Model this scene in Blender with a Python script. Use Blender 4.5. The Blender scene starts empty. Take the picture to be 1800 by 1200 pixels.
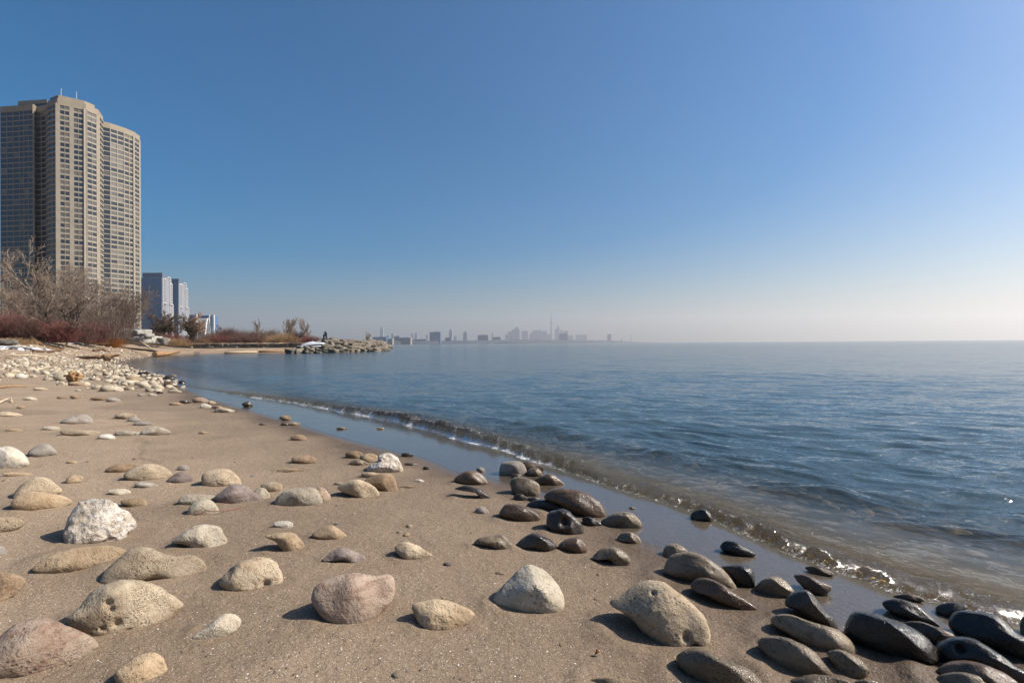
import bpy, math, random
import numpy as np
from mathutils import Vector, Matrix
random.seed(7); RNG = np.random.default_rng(11)
scene = bpy.context.scene
COL = scene.collection
R = math.radians

# ------------------------------------------------------------------ camera, sky, sun, exposure
CAMZ = 1.2
FPX = 900.0                     # focal length in pixels of the 1800 px wide photograph (18 mm lens)
PITCH, ROLL = 3.6/900.0, 0.0071
F0 = Vector((0, math.cos(PITCH), math.sin(PITCH)))
U0 = Vector((0, -math.sin(PITCH), math.cos(PITCH)))
RT = (Vector((1, 0, 0))*math.cos(ROLL) - U0*math.sin(ROLL)).normalized()
UP = (Vector((1, 0, 0))*math.sin(ROLL) + U0*math.cos(ROLL)).normalized()
cam_data = bpy.data.cameras.new('camera'); cam = bpy.data.objects.new('camera', cam_data)
COL.objects.link(cam); scene.camera = cam
cam_data.lens = 18.0; cam_data.sensor_width = 36.0
cam_data.clip_start = 0.05; cam_data.clip_end = 60000
m = Matrix((RT, UP, -F0)).transposed().to_4x4(); m.translation = Vector((0, 0, CAMZ))
cam.matrix_world = m

SUN_AZ, SUN_EL = R(88), R(41)   # azimuth to the right of the view direction
world = bpy.data.worlds.new('World'); scene.world = world; world.use_nodes = True
wn = world.node_tree.nodes; wl = world.node_tree.links
sky = wn.new('ShaderNodeTexSky'); sky.sky_type = 'NISHITA'; sky.sun_disc = False
sky.sun_elevation = SUN_EL; sky.sun_rotation = SUN_AZ
sky.air_density = 1.0; sky.dust_density = 2.5; sky.ozone_density = 5.0; sky.altitude = 0
wn['Background'].inputs['Strength'].default_value = 0.071
hsv = wn.new('ShaderNodeHueSaturation'); hsv.inputs['Saturation'].default_value = 1.75; hsv.inputs['Hue'].default_value = 0.494
wl.new(sky.outputs['Color'], hsv.inputs['Color']); wl.new(hsv.outputs['Color'], wn['Background'].inputs['Color'])
sl = bpy.data.lights.new('sun', 'SUN'); sl.energy = 4.9; sl.angle = R(0.5); sl.color = (1.0, 0.93, 0.83)
sun = bpy.data.objects.new('sun', sl); COL.objects.link(sun)
SUND = Vector((math.sin(SUN_AZ)*math.cos(SUN_EL), math.cos(SUN_AZ)*math.cos(SUN_EL), math.sin(SUN_EL)))
sun.rotation_euler = SUND.to_track_quat('Z', 'Y').to_euler()
sun.location = (40, 10, 60)
scene.view_settings.view_transform = 'Standard'; scene.view_settings.look = 'None'
scene.view_settings.exposure = 0.7; scene.view_settings.gamma = 1.0
scene.render.engine = 'CYCLES'
scene.cycles.use_denoising = True; scene.cycles.denoising_prefilter = 'ACCURATE'
scene.cycles.max_bounces = 8; scene.cycles.transparent_max_bounces = 12
scene.cycles.volume_bounces = 0
scene.cycles.caustics_reflective = False; scene.cycles.caustics_refractive = False
scene.cycles.sample_clamp_indirect = 8.0

HAZE = 1.15e-4
# ------------------------------------------------------------------ helpers
def hash3(i, j, k, s=0):
    h = (i.astype(np.int64)*73856093) ^ (j.astype(np.int64)*19349663) ^ (k.astype(np.int64)*83492791) ^ (s*2654435761)
    h = (h ^ (h >> 13))*1274126177 & 0x7fffffff
    h = (h ^ (h >> 16)) & 0xffff
    return h/32767.5-1.0
def vnoise(x, y, z, s=0):
    xi, yi, zi = np.floor(x), np.floor(y), np.floor(z)
    fx, fy, fz = x-xi, y-yi, z-zi
    u, v, w = fx*fx*(3-2*fx), fy*fy*(3-2*fy), fz*fz*(3-2*fz)
    r = 0
    for a in (0, 1):
        for b in (0, 1):
            for c in (0, 1):
                wgt = (u if a else 1-u)*(v if b else 1-v)*(w if c else 1-w)
                r = r + wgt*hash3(xi+a, yi+b, zi+c, s)
    return r
def fbm(x, y, z, o=4, s=0, lac=2.03, g=0.5):
    a, t = 1.0, 0
    for k in range(o):
        t = t + a*vnoise(x, y, z, s+k); x, y, z = x*lac+3.1, y*lac+1.7, z*lac+5.3; a *= g
    return t
def sstep(a, b, x):
    t = np.clip((x-a)/(b-a), 0, 1); return t*t*(3-2*t)

def tag(o, label=None, cat=None, group=None, kind=None):
    if label: o['label'] = label
    if cat: o['category'] = cat
    if group: o['group'] = group
    if kind: o['kind'] = kind
    return o
def empty(name, loc=(0, 0, 0)):
    o = bpy.data.objects.new(name, None); COL.objects.link(o); o.location = loc; o.empty_display_size = 0.2
    return o
def mesh_obj(name, V, Fc, mat, parent=None, loc=None, smooth=False, attrs=None):
    """V (n,3) array in world (or parent) space; Fc (m,k) array or list of tuples; loc = origin taken off the vertices"""
    V = np.asarray(V, dtype=np.float32)
    me = bpy.data.meshes.new(name)
    if loc is not None: V = V-np.array(loc, dtype=np.float32)
    if isinstance(Fc, np.ndarray):
        n, k = Fc.shape
        me.vertices.add(len(V)); me.vertices.foreach_set('co', V.ravel())
        me.loops.add(n*k); me.loops.foreach_set('vertex_index', Fc.astype(np.int32).ravel())
        me.polygons.add(n); me.polygons.foreach_set('loop_start', np.arange(0, n*k, k, dtype=np.int32))
        me.update(calc_edges=True)
    else:
        me.from_pydata(V.tolist(), [], [tuple(f) for f in Fc]); me.update()
    if smooth: me.polygons.foreach_set('use_smooth', np.ones(len(me.polygons), dtype=bool))
    for an, av in (attrs or {}).items():
        at = me.attributes.new(an, 'FLOAT', 'POINT'); at.data.foreach_set('value', np.asarray(av, dtype=np.float32))
    if mat is not None: me.materials.append(mat)
    o = bpy.data.objects.new(name, me); COL.objects.link(o)
    if loc is not None: o.location = loc
    if parent is not None: o.parent = parent
    return o
class MB:
    """collects boxes, prisms and tubes into one mesh"""
    def __init__(s): s.V = []; s.F = []; s.n = 0
    def add(s, V, F):
        s.V.extend([tuple(v) for v in V]); s.F.extend([tuple(i+s.n for i in f) for f in F]); s.n += len(V)
    def box(s, c, d, rz=0.0, tilt=None):
        x, y, z = d[0]/2, d[1]/2, d[2]/2
        P = [Vector((sx*x, sy*y, sz*z)) for sz in (-1, 1) for sx, sy in ((-1, -1), (1, -1), (1, 1), (-1, 1))]
        M = Matrix.Rotation(rz, 3, 'Z')
        if tilt: M = M @ Matrix.Rotation(tilt[0], 3, 'X') @ Matrix.Rotation(tilt[1], 3, 'Y')
        s.add([M @ p+Vector(c) for p in P], [(3, 2, 1, 0), (4, 5, 6, 7), (0, 1, 5, 4), (1, 2, 6, 5), (2, 3, 7, 6), (3, 0, 4, 7)])
    def prism(s, poly, z0, z1):
        n = len(poly); a = sum(poly[i][0]*poly[(i+1) % n][1]-poly[(i+1) % n][0]*poly[i][1] for i in range(n))
        if a < 0: poly = poly[::-1]
        V = [(x, y, z0) for x, y in poly]+[(x, y, z1) for x, y in poly]
        s.add(V, [tuple(range(n))[::-1], tuple(range(n, 2*n))]+[(i, (i+1) % n, n+(i+1) % n, n+i) for i in range(n)])
    def tube(s, pts, rad, k=6):
        pts = [Vector(p) for p in pts]; V = []; F = []
        if not isinstance(rad, (list, tuple)): rad = [rad]*len(pts)
        for i, p in enumerate(pts):
            t = (pts[min(i+1, len(pts)-1)]-pts[max(i-1, 0)]).normalized()
            a = t.orthogonal().normalized() if abs(t.z) > .99 else t.cross(Vector((0, 0, 1))).normalized(); b = t.cross(a)
            for j in range(k):
                an = 2*math.pi*j/k; V.append(p+(a*math.cos(an)+b*math.sin(an))*rad[i])
        for i in range(len(pts)-1):
            for j in range(k): F.append((i*k+j, i*k+(j+1) % k, (i+1)*k+(j+1) % k, (i+1)*k+j))
        F.append(tuple(range(k))[::-1]); F.append(tuple(range((len(pts)-1)*k, len(pts)*k)))
        s.add(V, F)
    def build(s, name, mat, parent=None, loc=None, smooth=False):
        return mesh_obj(name, np.array(s.V), s.F, mat, parent, loc, smooth)

def ray(px, py):
    d = F0*FPX+RT*(px-900.0)+UP*(600.0-py); return d.normalized()
def at_depth(px, py, D):
    """point on the ray through a photograph pixel at forward distance D"""
    d = ray(px, py); return Vector((0, 0, CAMZ))+d*(D/d.y)
def on_z(px, py, z=0.0):
    d = ray(px, py); return Vector((0, 0, CAMZ))+d*((z-CAMZ)/d.z)

# ------------------------------------------------------------------ materials
def nt(name):
    mt = bpy.data.materials.new(name); mt.use_nodes = True
    return mt, mt.node_tree.nodes, mt.node_tree.links, mt.node_tree.nodes['Principled BSDF']
def rgb(c): return (c[0], c[1], c[2], 1.0)
def mixc(N, L, fac, a, b, mode='MIX'):
    n = N.new('ShaderNodeMix'); n.data_type = 'RGBA'; n.blend_type = mode
    for k, v in ((0, fac), (6, a), (7, b)):
        if isinstance(v, bpy.types.NodeSocket): L.new(v, n.inputs[k])
        else: n.inputs[k].default_value = v if k == 0 else rgb(v)
    return n.outputs[2]
def mth(N, L, op, a, b=None, clamp=False):
    n = N.new('ShaderNodeMath'); n.operation = op; n.use_clamp = clamp
    for k, v in ((0, a), (1, b)):
        if v is None: continue
        if isinstance(v, bpy.types.NodeSocket): L.new(v, n.inputs[k])
        else: n.inputs[k].default_value = v
    return n.outputs[0]
def noise(N, L, vec, scale, detail=4, rough=0.55, dist=0.0):
    n = N.new('ShaderNodeTexNoise'); n.inputs['Scale'].default_value = scale; n.inputs['Detail'].default_value = detail
    n.inputs['Roughness'].default_value = rough; n.inputs['Distortion'].default_value = dist
    if vec is not None: L.new(vec, n.inputs['Vector'])
    return n.outputs['Fac']
def voro(N, L, vec, scale, feature='F1', out='Distance', rand=1.0):
    n = N.new('ShaderNodeTexVoronoi'); n.feature = feature; n.inputs['Scale'].default_value = scale
    n.inputs['Randomness'].default_value = rand
    if vec is not None: L.new(vec, n.inputs['Vector'])
    return n.outputs[out]
def mr(N, L, v, a, b, c=0.0, d=1.0, smooth=False):
    n = N.new('ShaderNodeMapRange'); n.clamp = True
    if smooth: n.interpolation_type = 'SMOOTHSTEP'
    L.new(v, n.inputs[0])
    for k, x in zip((1, 2, 3, 4), (a, b, c, d)): n.inputs[k].default_value = x
    return n.outputs[0]
def bump(N, L, h, strength, dist, prev=None):
    n = N.new('ShaderNodeBump'); n.inputs['Strength'].default_value = strength; n.inputs['Distance'].default_value = dist
    L.new(h, n.inputs['Height'])
    if prev is not None: L.new(prev, n.inputs['Normal'])
    return n.outputs[0]
def objcoord(N, L, rnd=True):
    tc = N.new('ShaderNodeTexCoord'); v = tc.outputs['Object']
    if not rnd: return v, None
    oi = N.new('ShaderNodeObjectInfo'); ad = N.new('ShaderNodeVectorMath'); ad.operation = 'ADD'
    sc = mth(N, L, 'MULTIPLY', oi.outputs['Random'], 57.0); cx = N.new('ShaderNodeCombineXYZ')
    for k in range(3): L.new(sc, cx.inputs[k])
    L.new(v, ad.inputs[0]); L.new(cx.outputs[0], ad.inputs[1])
    return ad.outputs[0], oi.outputs['Random']

def stone_mat(name, ca, cb, cc, rough=0.85, pits=0.5, pitscale=45, wet=0.0, grain=0.5, crust=False, S=1.0, randcol=0.25, streak=.45):
    mt, N, L, P = nt(name)
    v, rnd = objcoord(N, L)
    n1 = noise(N, L, v, 4.5*S, 5, 0.6, 0.6); n2 = noise(N, L, v, 15*S, 6, 0.7)
    col = mixc(N, L, mr(N, L, n1, .36, .64, smooth=True), ca, cb)
    col = mixc(N, L, mr(N, L, n2, .5, .68), col, cc)
    stn = mr(N, L, noise(N, L, v, 2.6*S, 4, .65, 1.0), .52, .70)
    col = mixc(N, L, mth(N, L, 'MULTIPLY', stn, .7), col, tuple(x*.62 for x in cc))
    mp = N.new('ShaderNodeMapping'); mp.inputs['Rotation'].default_value = (.5, .8, .3); mp.inputs['Scale'].default_value = (5*S, 5*S, 34*S); L.new(v, mp.inputs['Vector'])
    st = noise(N, L, mp.outputs[0], 1.0, 4, .65, .8)
    col = mixc(N, L, mth(N, L, 'MULTIPLY', mr(N, L, st, .48, .66), streak), col, cc)
    sp = noise(N, L, v, 330*S, 3, 0.7)                       # fine grain
    dk = mr(N, L, sp, .30, .70, 1-grain*.55, 1+grain*.45)
    hs = N.new('ShaderNodeHueSaturation'); L.new(col, hs.inputs['Color']); L.new(dk, hs.inputs['Value'])
    col = hs.outputs[0]
    # pits in patches
    wv = N.new('ShaderNodeVectorMath'); wv.operation = 'MULTIPLY_ADD'
    nz = N.new('ShaderNodeTexNoise'); nz.inputs['Scale'].default_value = 40*S; L.new(v, nz.inputs['Vector'])
    L.new(nz.outputs['Color'], wv.inputs[0]); wv.inputs[1].default_value = (.018/S,)*3; L.new(v, wv.inputs[2])
    d = voro(N, L, wv.outputs[0], pitscale*S); patch = mr(N, L, noise(N, L, v, 7*S, 2), .48, .66)
    pit = mth(N, L, 'MULTIPLY', mr(N, L, d, .16, .34, 1, 0), patch)
    d2 = voro(N, L, wv.outputs[0], pitscale*2.7*S)
    pit2 = mth(N, L, 'MULTIPLY', mr(N, L, d2, .18, .36, 1, 0), mr(N, L, noise(N, L, v, 12*S, 3), .44, .6))
    pit = mth(N, L, 'MAXIMUM', pit, mth(N, L, 'MULTIPLY', pit2, .8))
    pit = mth(N, L, 'MULTIPLY', pit, pits)
    col = mixc(N, L, mth(N, L, 'MULTIPLY', pit, .8, True), col, tuple(x*.22 for x in ca))
    if randcol:
        hv = N.new('ShaderNodeHueSaturation'); L.new(col, hv.inputs['Color'])
        L.new(mr(N, L, rnd, 0, 1, 1-randcol, 1+randcol), hv.inputs['Value']); col = hv.outputs[0]
    L.new(col, P.inputs['Base Color'])
    h = mth(N, L, 'ADD', mth(N, L, 'MULTIPLY', n2, .9), mth(N, L, 'MULTIPLY', noise(N, L, v, 60*S, 5, .65), .7))
    if crust: h = mth(N, L, 'ADD', h, mth(N, L, 'MULTIPLY', voro(N, L, wv.outputs[0], 26*S), 2.2))
    nb = bump(N, L, h, .65 if not wet else .55, .011/S)
    nb = bump(N, L, mth(N, L, 'SUBTRACT', 1.0, pit), .9, .006/S, nb)
    nb = bump(N, L, sp, .35 if not wet else .12, .0025/S, nb)
    L.new(nb, P.inputs['Normal'])
    if wet:
        L.new(mr(N, L, noise(N, L, v, 20*S, 4), .35, .7, rough*.7, rough*1.6), P.inputs['Roughness'])
        P.inputs['IOR'].default_value = 1.4; P.inputs['Specular IOR Level'].default_value = .25
        P.inputs['Coat Weight'].default_value = wet; P.inputs['Coat Roughness'].default_value = 0.13
        P.inputs['Coat IOR'].default_value = 1.33
        nc = bump(N, L, mth(N, L, 'ADD', noise(N, L, v, 45*S, 4, .6), mth(N, L, 'MULTIPLY', sp, .3)), .8, .0055/S)
        L.new(nc, P.inputs['Coat Normal'])
    else:
        P.inputs['Roughness'].default_value = rough; P.inputs['Specular IOR Level'].default_value = .3
    return mt
M = {}
M['tan'] = stone_mat('tan_stone', (.31, .225, .14), (.38, .29, .19), (.24, .165, .095), pits=.5)
M['tanpit'] = stone_mat('pitted_tan_stone', (.34, .265, .18), (.40, .33, .235), (.27, .195, .125), pits=1.0, pitscale=60)
M['pale'] = stone_mat('pale_stone', (.36, .31, .235), (.42, .37, .295), (.28, .23, .16), pits=.6, grain=.45)
M['white'] = stone_mat('white_stone', (.46, .42, .35), (.53, .49, .43), (.36, .30, .22), pits=.4, grain=.3)
M['crust'] = stone_mat('crusted_white_stone', (.42, .37, .31), (.56, .52, .47), (.26, .19, .12), pits=1.0, pitscale=35, crust=True, streak=.6)
M['grey'] = stone_mat('grey_stone', (.22, .195, .165), (.29, .255, .22), (.17, .14, .115), pits=.35, grain=.5)
M['purple'] = stone_mat('purplish_stone', (.19, .15, .13), (.25, .20, .17), (.14, .105, .095), pits=.25, grain=.4, streak=.7)
M['pink'] = stone_mat('pinkish_stone', (.33, .245, .18), (.40, .31, .235), (.25, .155, .11), pits=.5, grain=.6, streak=.8)
M['brown'] = stone_mat('brown_stone', (.22, .15, .09), (.28, .20, .13), (.17, .11, .065), pits=.35, grain=.4)
M['damp'] = stone_mat('damp_grey_stone', (.165, .125, .082), (.225, .175, .118), (.115, .085, .055), rough=.35, pits=.8, wet=.5, randcol=.15)
M['wetbrown'] = stone_mat('wet_brown_stone', (.095, .058, .035), (.14, .092, .055), (.06, .04, .026), rough=.28, pits=.45, wet=.85, randcol=.2, streak=.7)
M['wetdark'] = stone_mat('wet_dark_stone', (.035, .026, .020), (.06, .045, .034), (.022, .016, .012), rough=.26, pits=.5, wet=.95, randcol=.15, streak=.8)
M['wetblack'] = stone_mat('wet_black_stone', (.020, .016, .012), (.042, .032, .023), (.012, .009, .007), rough=.22, pits=.4, wet=1.0, randcol=.1, streak=.8)
M['boulder'] = stone_mat('jetty_limestone', (.14, .12, .095), (.20, .175, .14), (.15, .12, .085), pits=.3, S=.25, pitscale=20, randcol=.25)
M['block'] = stone_mat('grey_limestone_block', (.36, .34, .30), (.44, .42, .38), (.15, .14, .12), pits=.5, S=.3, pitscale=20, randcol=.12)
M['wallrock'] = stone_mat('dark_wall_stone', (.11, .10, .085), (.17, .15, .125), (.05, .045, .035), pits=.3, S=.3, pitscale=20, randcol=.35)
M['cobble'] = stone_mat('cobble_stone', (.36, .30, .215), (.44, .385, .295), (.26, .195, .13), pits=.3, randcol=.38, grain=.4)

def simple(name, c, rough=.7, var=.25, scale=8, spec=.3, metal=0, bumpd=0, stretch=None, rnd=0.0):
    mt, N, L, P = nt(name); v, rn = objcoord(N, L)
    if stretch:
        mp = N.new('ShaderNodeMapping'); mp.inputs['Scale'].default_value = stretch; L.new(v, mp.inputs['Vector']); v = mp.outputs[0]
    n = noise(N, L, v, scale, 5, .6)
    col = mixc(N, L, mr(N, L, n, .3, .7), tuple(x*(1-var) for x in c), tuple(min(1, x*(1+var)) for x in c))
    if rnd:
        hv = N.new('ShaderNodeHueSaturation'); L.new(col, hv.inputs['Color']); L.new(mr(N, L, rn, 0, 1, 1-rnd, 1+rnd), hv.inputs['Value']); col = hv.outputs[0]
    L.new(col, P.inputs['Base Color']); P.inputs['Roughness'].default_value = rough; P.inputs['Specular IOR Level'].default_value = spec
    P.inputs['Metallic'].default_value = metal
    if bumpd: L.new(bump(N, L, n, .8, bumpd), P.inputs['Normal'])
    return mt
M['wood'] = simple('driftwood', (.30, .17, .08), .8, .45, 6, stretch=(1, 1, 1), bumpd=.02)
M['wooddark'] = simple('dark_driftwood', (.12, .07, .04), .8, .5, 8, bumpd=.02)
M['woodpale'] = simple('bleached_driftwood', (.48, .38, .26), .8, .3, 8, bumpd=.01)
M['twig'] = simple('twig_bark', (.20, .07, .04), .6, .3, 40)
M['leaf'] = simple('dry_leaf', (.22, .09, .03), .6, .4, 60)
M['snow'] = simple('old_snow', (.55, .57, .60), .6, .2, 3, bumpd=.03)
M['bark_pale'] = simple('pale_bark', (.30, .245, .19), .85, .3, 5)
M['bark_dark'] = simple('dark_bark', (.075, .055, .045), .85, .35, 5)
M['twig_grey'] = simple('grey_brown_twigs', (.17, .125, .095), .8, .3, 3)
M['twig_dark'] = simple('dark_twigs', (.10, .072, .055), .8, .3, 3)
M['twig_tan'] = simple('tan_twigs', (.26, .20, .15), .8, .3, 3)
M['twig_red'] = simple('red_dogwood_stems', (.165, .06, .05), .6, .5, 1.2)
M['twig_maroon'] = simple('maroon_stems', (.13, .072, .058), .6, .4, 1.5)
M['twig_orange'] = simple('orange_willow_twigs', (.36, .19, .07), .6, .3, 2)
M['grass_dry'] = simple('dry_orange_grass', (.42, .17, .045), .7, .4, 3)
M['grass_tan'] = simple('dry_tan_grass', (.30, .19, .10), .8, .4, 2)
M['conc'] = simple('beige_precast', (.275, .24, .19), .8, .10, .3)
M['conc_cap'] = simple('roof_precast', (.27, .225, .165), .8, .10, .3)
M['core'] = simple('tower_core', (.10, .10, .10), .6, .1, .3)
M['slate'] = simple('rooftop_plant_screen', (.09, .13, .18), .5, .1, .3)
M['mull'] = simple('blue_grey_mullions', (.13, .19, .27), .5, .1, .3)
M['metal'] = simple('painted_steel', (.55, .55, .53), .4, .1, 1, spec=.5)
def glass(name, c, rough=.12, spec=.6, rnd=0.0):
    mt, N, L, P = nt(name); v, rn = objcoord(N, L)
    n = noise(N, L, v, .35, 2)
    col = mixc(N, L, n, tuple(x*.75 for x in c), tuple(x*1.25 for x in c))
    L.new(col, P.inputs['Base Color']); P.inputs['Roughness'].default_value = rough; P.inputs['Specular IOR Level'].default_value = spec
    L.new(bump(N, L, noise(N, L, v, .8, 2), .06, .05), P.inputs['Normal'])
    return mt
M['gl_dark'] = glass('dark_window_glass', (.022, .027, .035))
M['gl_mid'] = glass('curtained_window_glass', (.085, .08, .072), .3)
M['gl_blind'] = glass('window_with_pale_blinds', (.115, .10, .085), .4)
M['gl_blue'] = glass('blue_curtain_glass', (.05, .13, .26), .12, .6)
M['white_frame'] = simple('white_precast', (.48, .45, .43), .7, .06, .2)
# ------------------------------------------------------------------ the shore: where land, thin wash and lake meet
A_px = [(1800, 1200), (1700, 1168), (1600, 1138), (1530, 1120), (1480, 1100), (1400, 1055), (1300, 1035), (1230, 1000), (1165, 965), (1120, 948), (1060, 915), (990, 888),
        (930, 862), (860, 842), (800, 830), (745, 806), (700, 796), (620, 776), (520, 745), (420, 716), (365, 700), (325, 684), (300, 672), (258, 656), (225, 645),
        (212, 638), (225, 633), (265, 629), (300, 625), (345, 623), (420, 622), (500, 621), (600, 619.5), (663, 616.5)]
B_px = [(1800, 1098), (1650, 1058), (1560, 1038), (1480, 1012), (1400, 985), (1310, 945), (1250, 915), (1150, 880), (1050, 850), (950, 812), (850, 782), (800, 768), (700, 740),
        (620, 726), (520, 708), (420, 695), (330, 681), (300, 668)]
def w2(p, z=0.0):
    q = on_z(p[0], p[1], z); return (q.x, q.y)
Aw = [w2(p) for p in A_px]; Bw = [w2(p) for p in B_px]
def ext(P, d): (x0, y0), (x1, y1) = P[1], P[0]; l = math.hypot(x0-x1, y0-y1); return (x1+(x1-x0)/l*d, y1+(y1-y0)/l*d)
Aw = [(40, -30), (8, -4.2), ext(Aw, 1.5)]+Aw+[(-27, 104), (-31, 128), (-38, 152), (-47, 158), (-70, 150), (-110, 190), (-300, 420), (-900, 1200)]
Bw = [(42, -27), (9, -2.9), ext(Bw, 1.2)]+Bw
LAND = np.array(Aw+[(-2500, 1200), (-2500, -400), (40, -400)])
AwN = np.array(Aw); BwN = np.array(Bw)
def polydist(x, y, P, closed=False):
    best = np.full(x.shape, 1e9); n = len(P)
    for i in range(n-1):
        ax, ay = P[i]; bx, by = P[i+1]; dx, dy = bx-ax, by-ay
        t = np.clip(((x-ax)*dx+(y-ay)*dy)/(dx*dx+dy*dy), 0, 1)
        best = np.minimum(best, (x-ax-t*dx)**2+(y-ay-t*dy)**2)
    return np.sqrt(best)
def inpoly(x, y, P):
    r = np.zeros(x.shape, dtype=bool); n = len(P)
    for i in range(n):
        ax, ay = P[i]; bx, by = P[(i+1) % n]
        if ay == by: continue
        c = ((ay > y) != (by > y)) & (x < (bx-ax)*(y-ay)/(by-ay)+ax); r ^= c
    return r
def shore_d(x, y):
    d = polydist(x, y, AwN); return np.where(inpoly(x, y, LAND), d, -d)
WALLY = 85.5
DK = [-400, -60, -20, -8, -4, -1.6, -.6, 0, 1, 2.5, 5, 8, 12, 18, 26, 40, 100, 1000]
HK = [-14, -5, -2.2, -1.0, -.42, -.045, -.006, 0.008, .04, .11, .25, .42, .75, 1.25, 1.8, 2.3, 2.6, 3.5]
def hbase(x, y, d=None):
    if d is None: d = shore_d(x, y)
    h = np.interp(d, DK, HK)
    g = sstep(20, 40, y)
    h = np.where(d > 0, h*(1-g)+g*np.interp(d, [0, 1.2, 3, 5, 7, 10, 16, 40, 100, 1000], [.008, .12, .5, 1.0, 1.5, 1.95, 2.2, 2.4, 2.6, 3.5]), h)
    # the far spit: low beach, then a wall, then a level top
    f = sstep(52, 77, y)*sstep(-64, -52, x)
    spit = np.where(d > 0, np.minimum(h, .75), h)
    top = sstep(WALLY, WALLY+.4, y)*sstep(-1, 1.5, d)
    spit = spit*(1-top)+(1.62-1.2*sstep(93, 106, y))*top
    h = h*(1-f)+spit*f
    h = h+np.where(d > 0, sstep(0, 2.5, d)*(.016*fbm(x*.55, y*.55, 0*x, 3, 5)+.006*fbm(x*2.4, y*2.4, 0*x, 2, 9)), 0)
    return h
def hit_many(P, extra=0.0):
    """ground points seen through photograph pixels"""
    P = np.array(P, dtype=float)
    D = np.array([tuple(ray(a, b)) for a, b in P]); n = len(P)
    t = np.full(n, .8); lo = t.copy(); done = np.zeros(n, bool)
    for k in range(260):
        nx = t*1.025+.002
        X = D*nx[:, None]; g = np.maximum(hbase(X[:, 0], X[:, 1]), -.03)
        bel = (X[:, 2]+CAMZ < g) | (nx > 400)
        lo = np.where(done, lo, t); newly = bel & ~done; done |= bel
        t = np.where(done, t, nx)
        if newly.any(): t[newly] = nx[newly]
        if done.all(): break
    hi = t.copy()
    for k in range(18):
        mid = (lo+hi)/2; X = D*mid[:, None]; g = np.maximum(hbase(X[:, 0], X[:, 1]), -.03); bel = X[:, 2]+CAMZ < g
        hi = np.where(bel, mid, hi); lo = np.where(bel, lo, mid)
    X = D*hi[:, None]; X[:, 2] += CAMZ
    return X

# ------------------------------------------------------------------ stones traced one by one: outline in photograph pixels
# (label, material, outline, thickness, (apex x, apex y) or None, roughness of form)
ST = []
def S(label, mat, pts, T=.75, apex=None, rough=.05, sink=.12): ST.append((label, mat, pts, T, apex, rough, sink))
S('big tan boulder with four dark holes in its left side, near the lower left', 'tanpit', [(117,1088),(140,1067),(164,1039),(196,1023),(227,1019),(262,1025),(297,1041),(321,1060),(308,1077),(280,1097),(252,1111),(217,1124),(171,1124),(147,1108)], .7, (225,1045), .03)
S('pinkish streaked boulder cut off by the lower left corner of the view', 'pink', [(-20,1150),(0,1116),(35,1091),(77,1084),(112,1095),(147,1112),(173,1133),(157,1151),(133,1168),(105,1182),(52,1193),(0,1190),(-25,1184)], .6, (90,1115), .03)
S('small ridged tan stone at the bottom edge right of the pinkish boulder', 'tan', [(201,1186),(217,1168),(245,1151),(276,1147),(296,1175),(280,1189),(262,1205),(217,1206)], .6, (262,1165), .06)
S('small pale stone with a long sandy tail right of the big holed boulder', 'pale', [(336,1121),(360,1102),(388,1081),(409,1077),(423,1088),(420,1102),(402,1116),(378,1127)], .6, (400,1092), .03)
S('crusty white lumpy rock casting a dark shadow to its left', 'crust', [(119,962),(112,941),(121,916),(140,888),(164,876),(192,878),(210,892),(224,902),(240,920),(227,934),(213,948),(182,960),(154,961)], .9, (180,900), .09, .06)
S('long flat tan stone in front of the crusty white rock', 'tan', [(56,1000),(80,979),(115,967),(157,960),(196,959),(224,969),(210,986),(175,997),(133,1009),(87,1008)], .55, (150,975), .03)
S('wide flat tan stone with a dip in its middle, behind the big holed boulder', 'tanpit', [(178,1027),(185,1004),(210,983),(231,967),(259,963),(283,971),(308,976),(336,974),(357,983),(367,1004),(353,1020),(315,1023),(273,1016),(231,1024)], .5, (300,988), .04)
S('rounded yellowish stone pitted with small holes, behind the smooth brown one', 'tanpit', [(21,873),(35,853),(59,840),(77,838),(94,846),(109,862),(95,870),(60,880),(30,880)], .7, (80,850), .03)
S('smooth oval brown stone in front of the yellowish one at the left', 'tan', [(19,888),(28,873),(52,863),(87,866),(115,873),(127,883),(105,893),(70,897),(38,899)], .6, (90,872), .02)
S('flat yellow stone at the left edge between the oval brown and flat tan ones', 'tanpit', [(-14,913),(21,909),(38,913),(44,920),(28,930),(0,936),(-15,937)], .5, None, .02)
S('smooth pale grey boulder at the left edge of the sand', 'white', [(-14,792),(2,785),(17,784),(38,794),(52,813),(38,822),(17,827),(-10,828)], .8, (22,795), .03)
S('dark peaked stone right of the pale grey boulder at the left edge', 'grey', [(49,797),(63,784),(80,780),(94,787),(101,797),(84,804),(66,805)], .8, (80,785), .05)
S('domed tan boulder covered in small pits, beside the small purple stone', 'tanpit', [(217,836),(238,820),(262,815),(287,820),(303,834),(290,843),(262,847),(238,845)], .8, (270,822), .03)
S('flat brown slab behind the domed pitted boulder', 'brown', [(184,827),(199,818),(224,814),(245,819),(224,829),(196,832)], .5, None, .04)
S('small purple stone between the two rounded pitted boulders', 'purple', [(294,846),(308,832),(325,829),(339,841),(336,849),(318,851)], .8, (322,835), .03)
S('round tan boulder dark on its left side, behind the grey humped one', 'tanpit', [(355,848),(358,832),(381,824),(402,825),(420,839),(423,853),(402,856),(371,858)], .8, (400,832), .03)
S('smooth purple-grey humped stone in front of the round tan boulder', 'purple', [(376,877),(395,859),(410,851),(430,853),(449,866),(461,881),(440,888),(404,888)], .7, (430,860), .02)
S('long pale flat stone left of the purple-grey humped one', 'pale', [(313,882),(325,870),(353,868),(378,872),(366,880),(336,889)], .5, None, .02)
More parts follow.
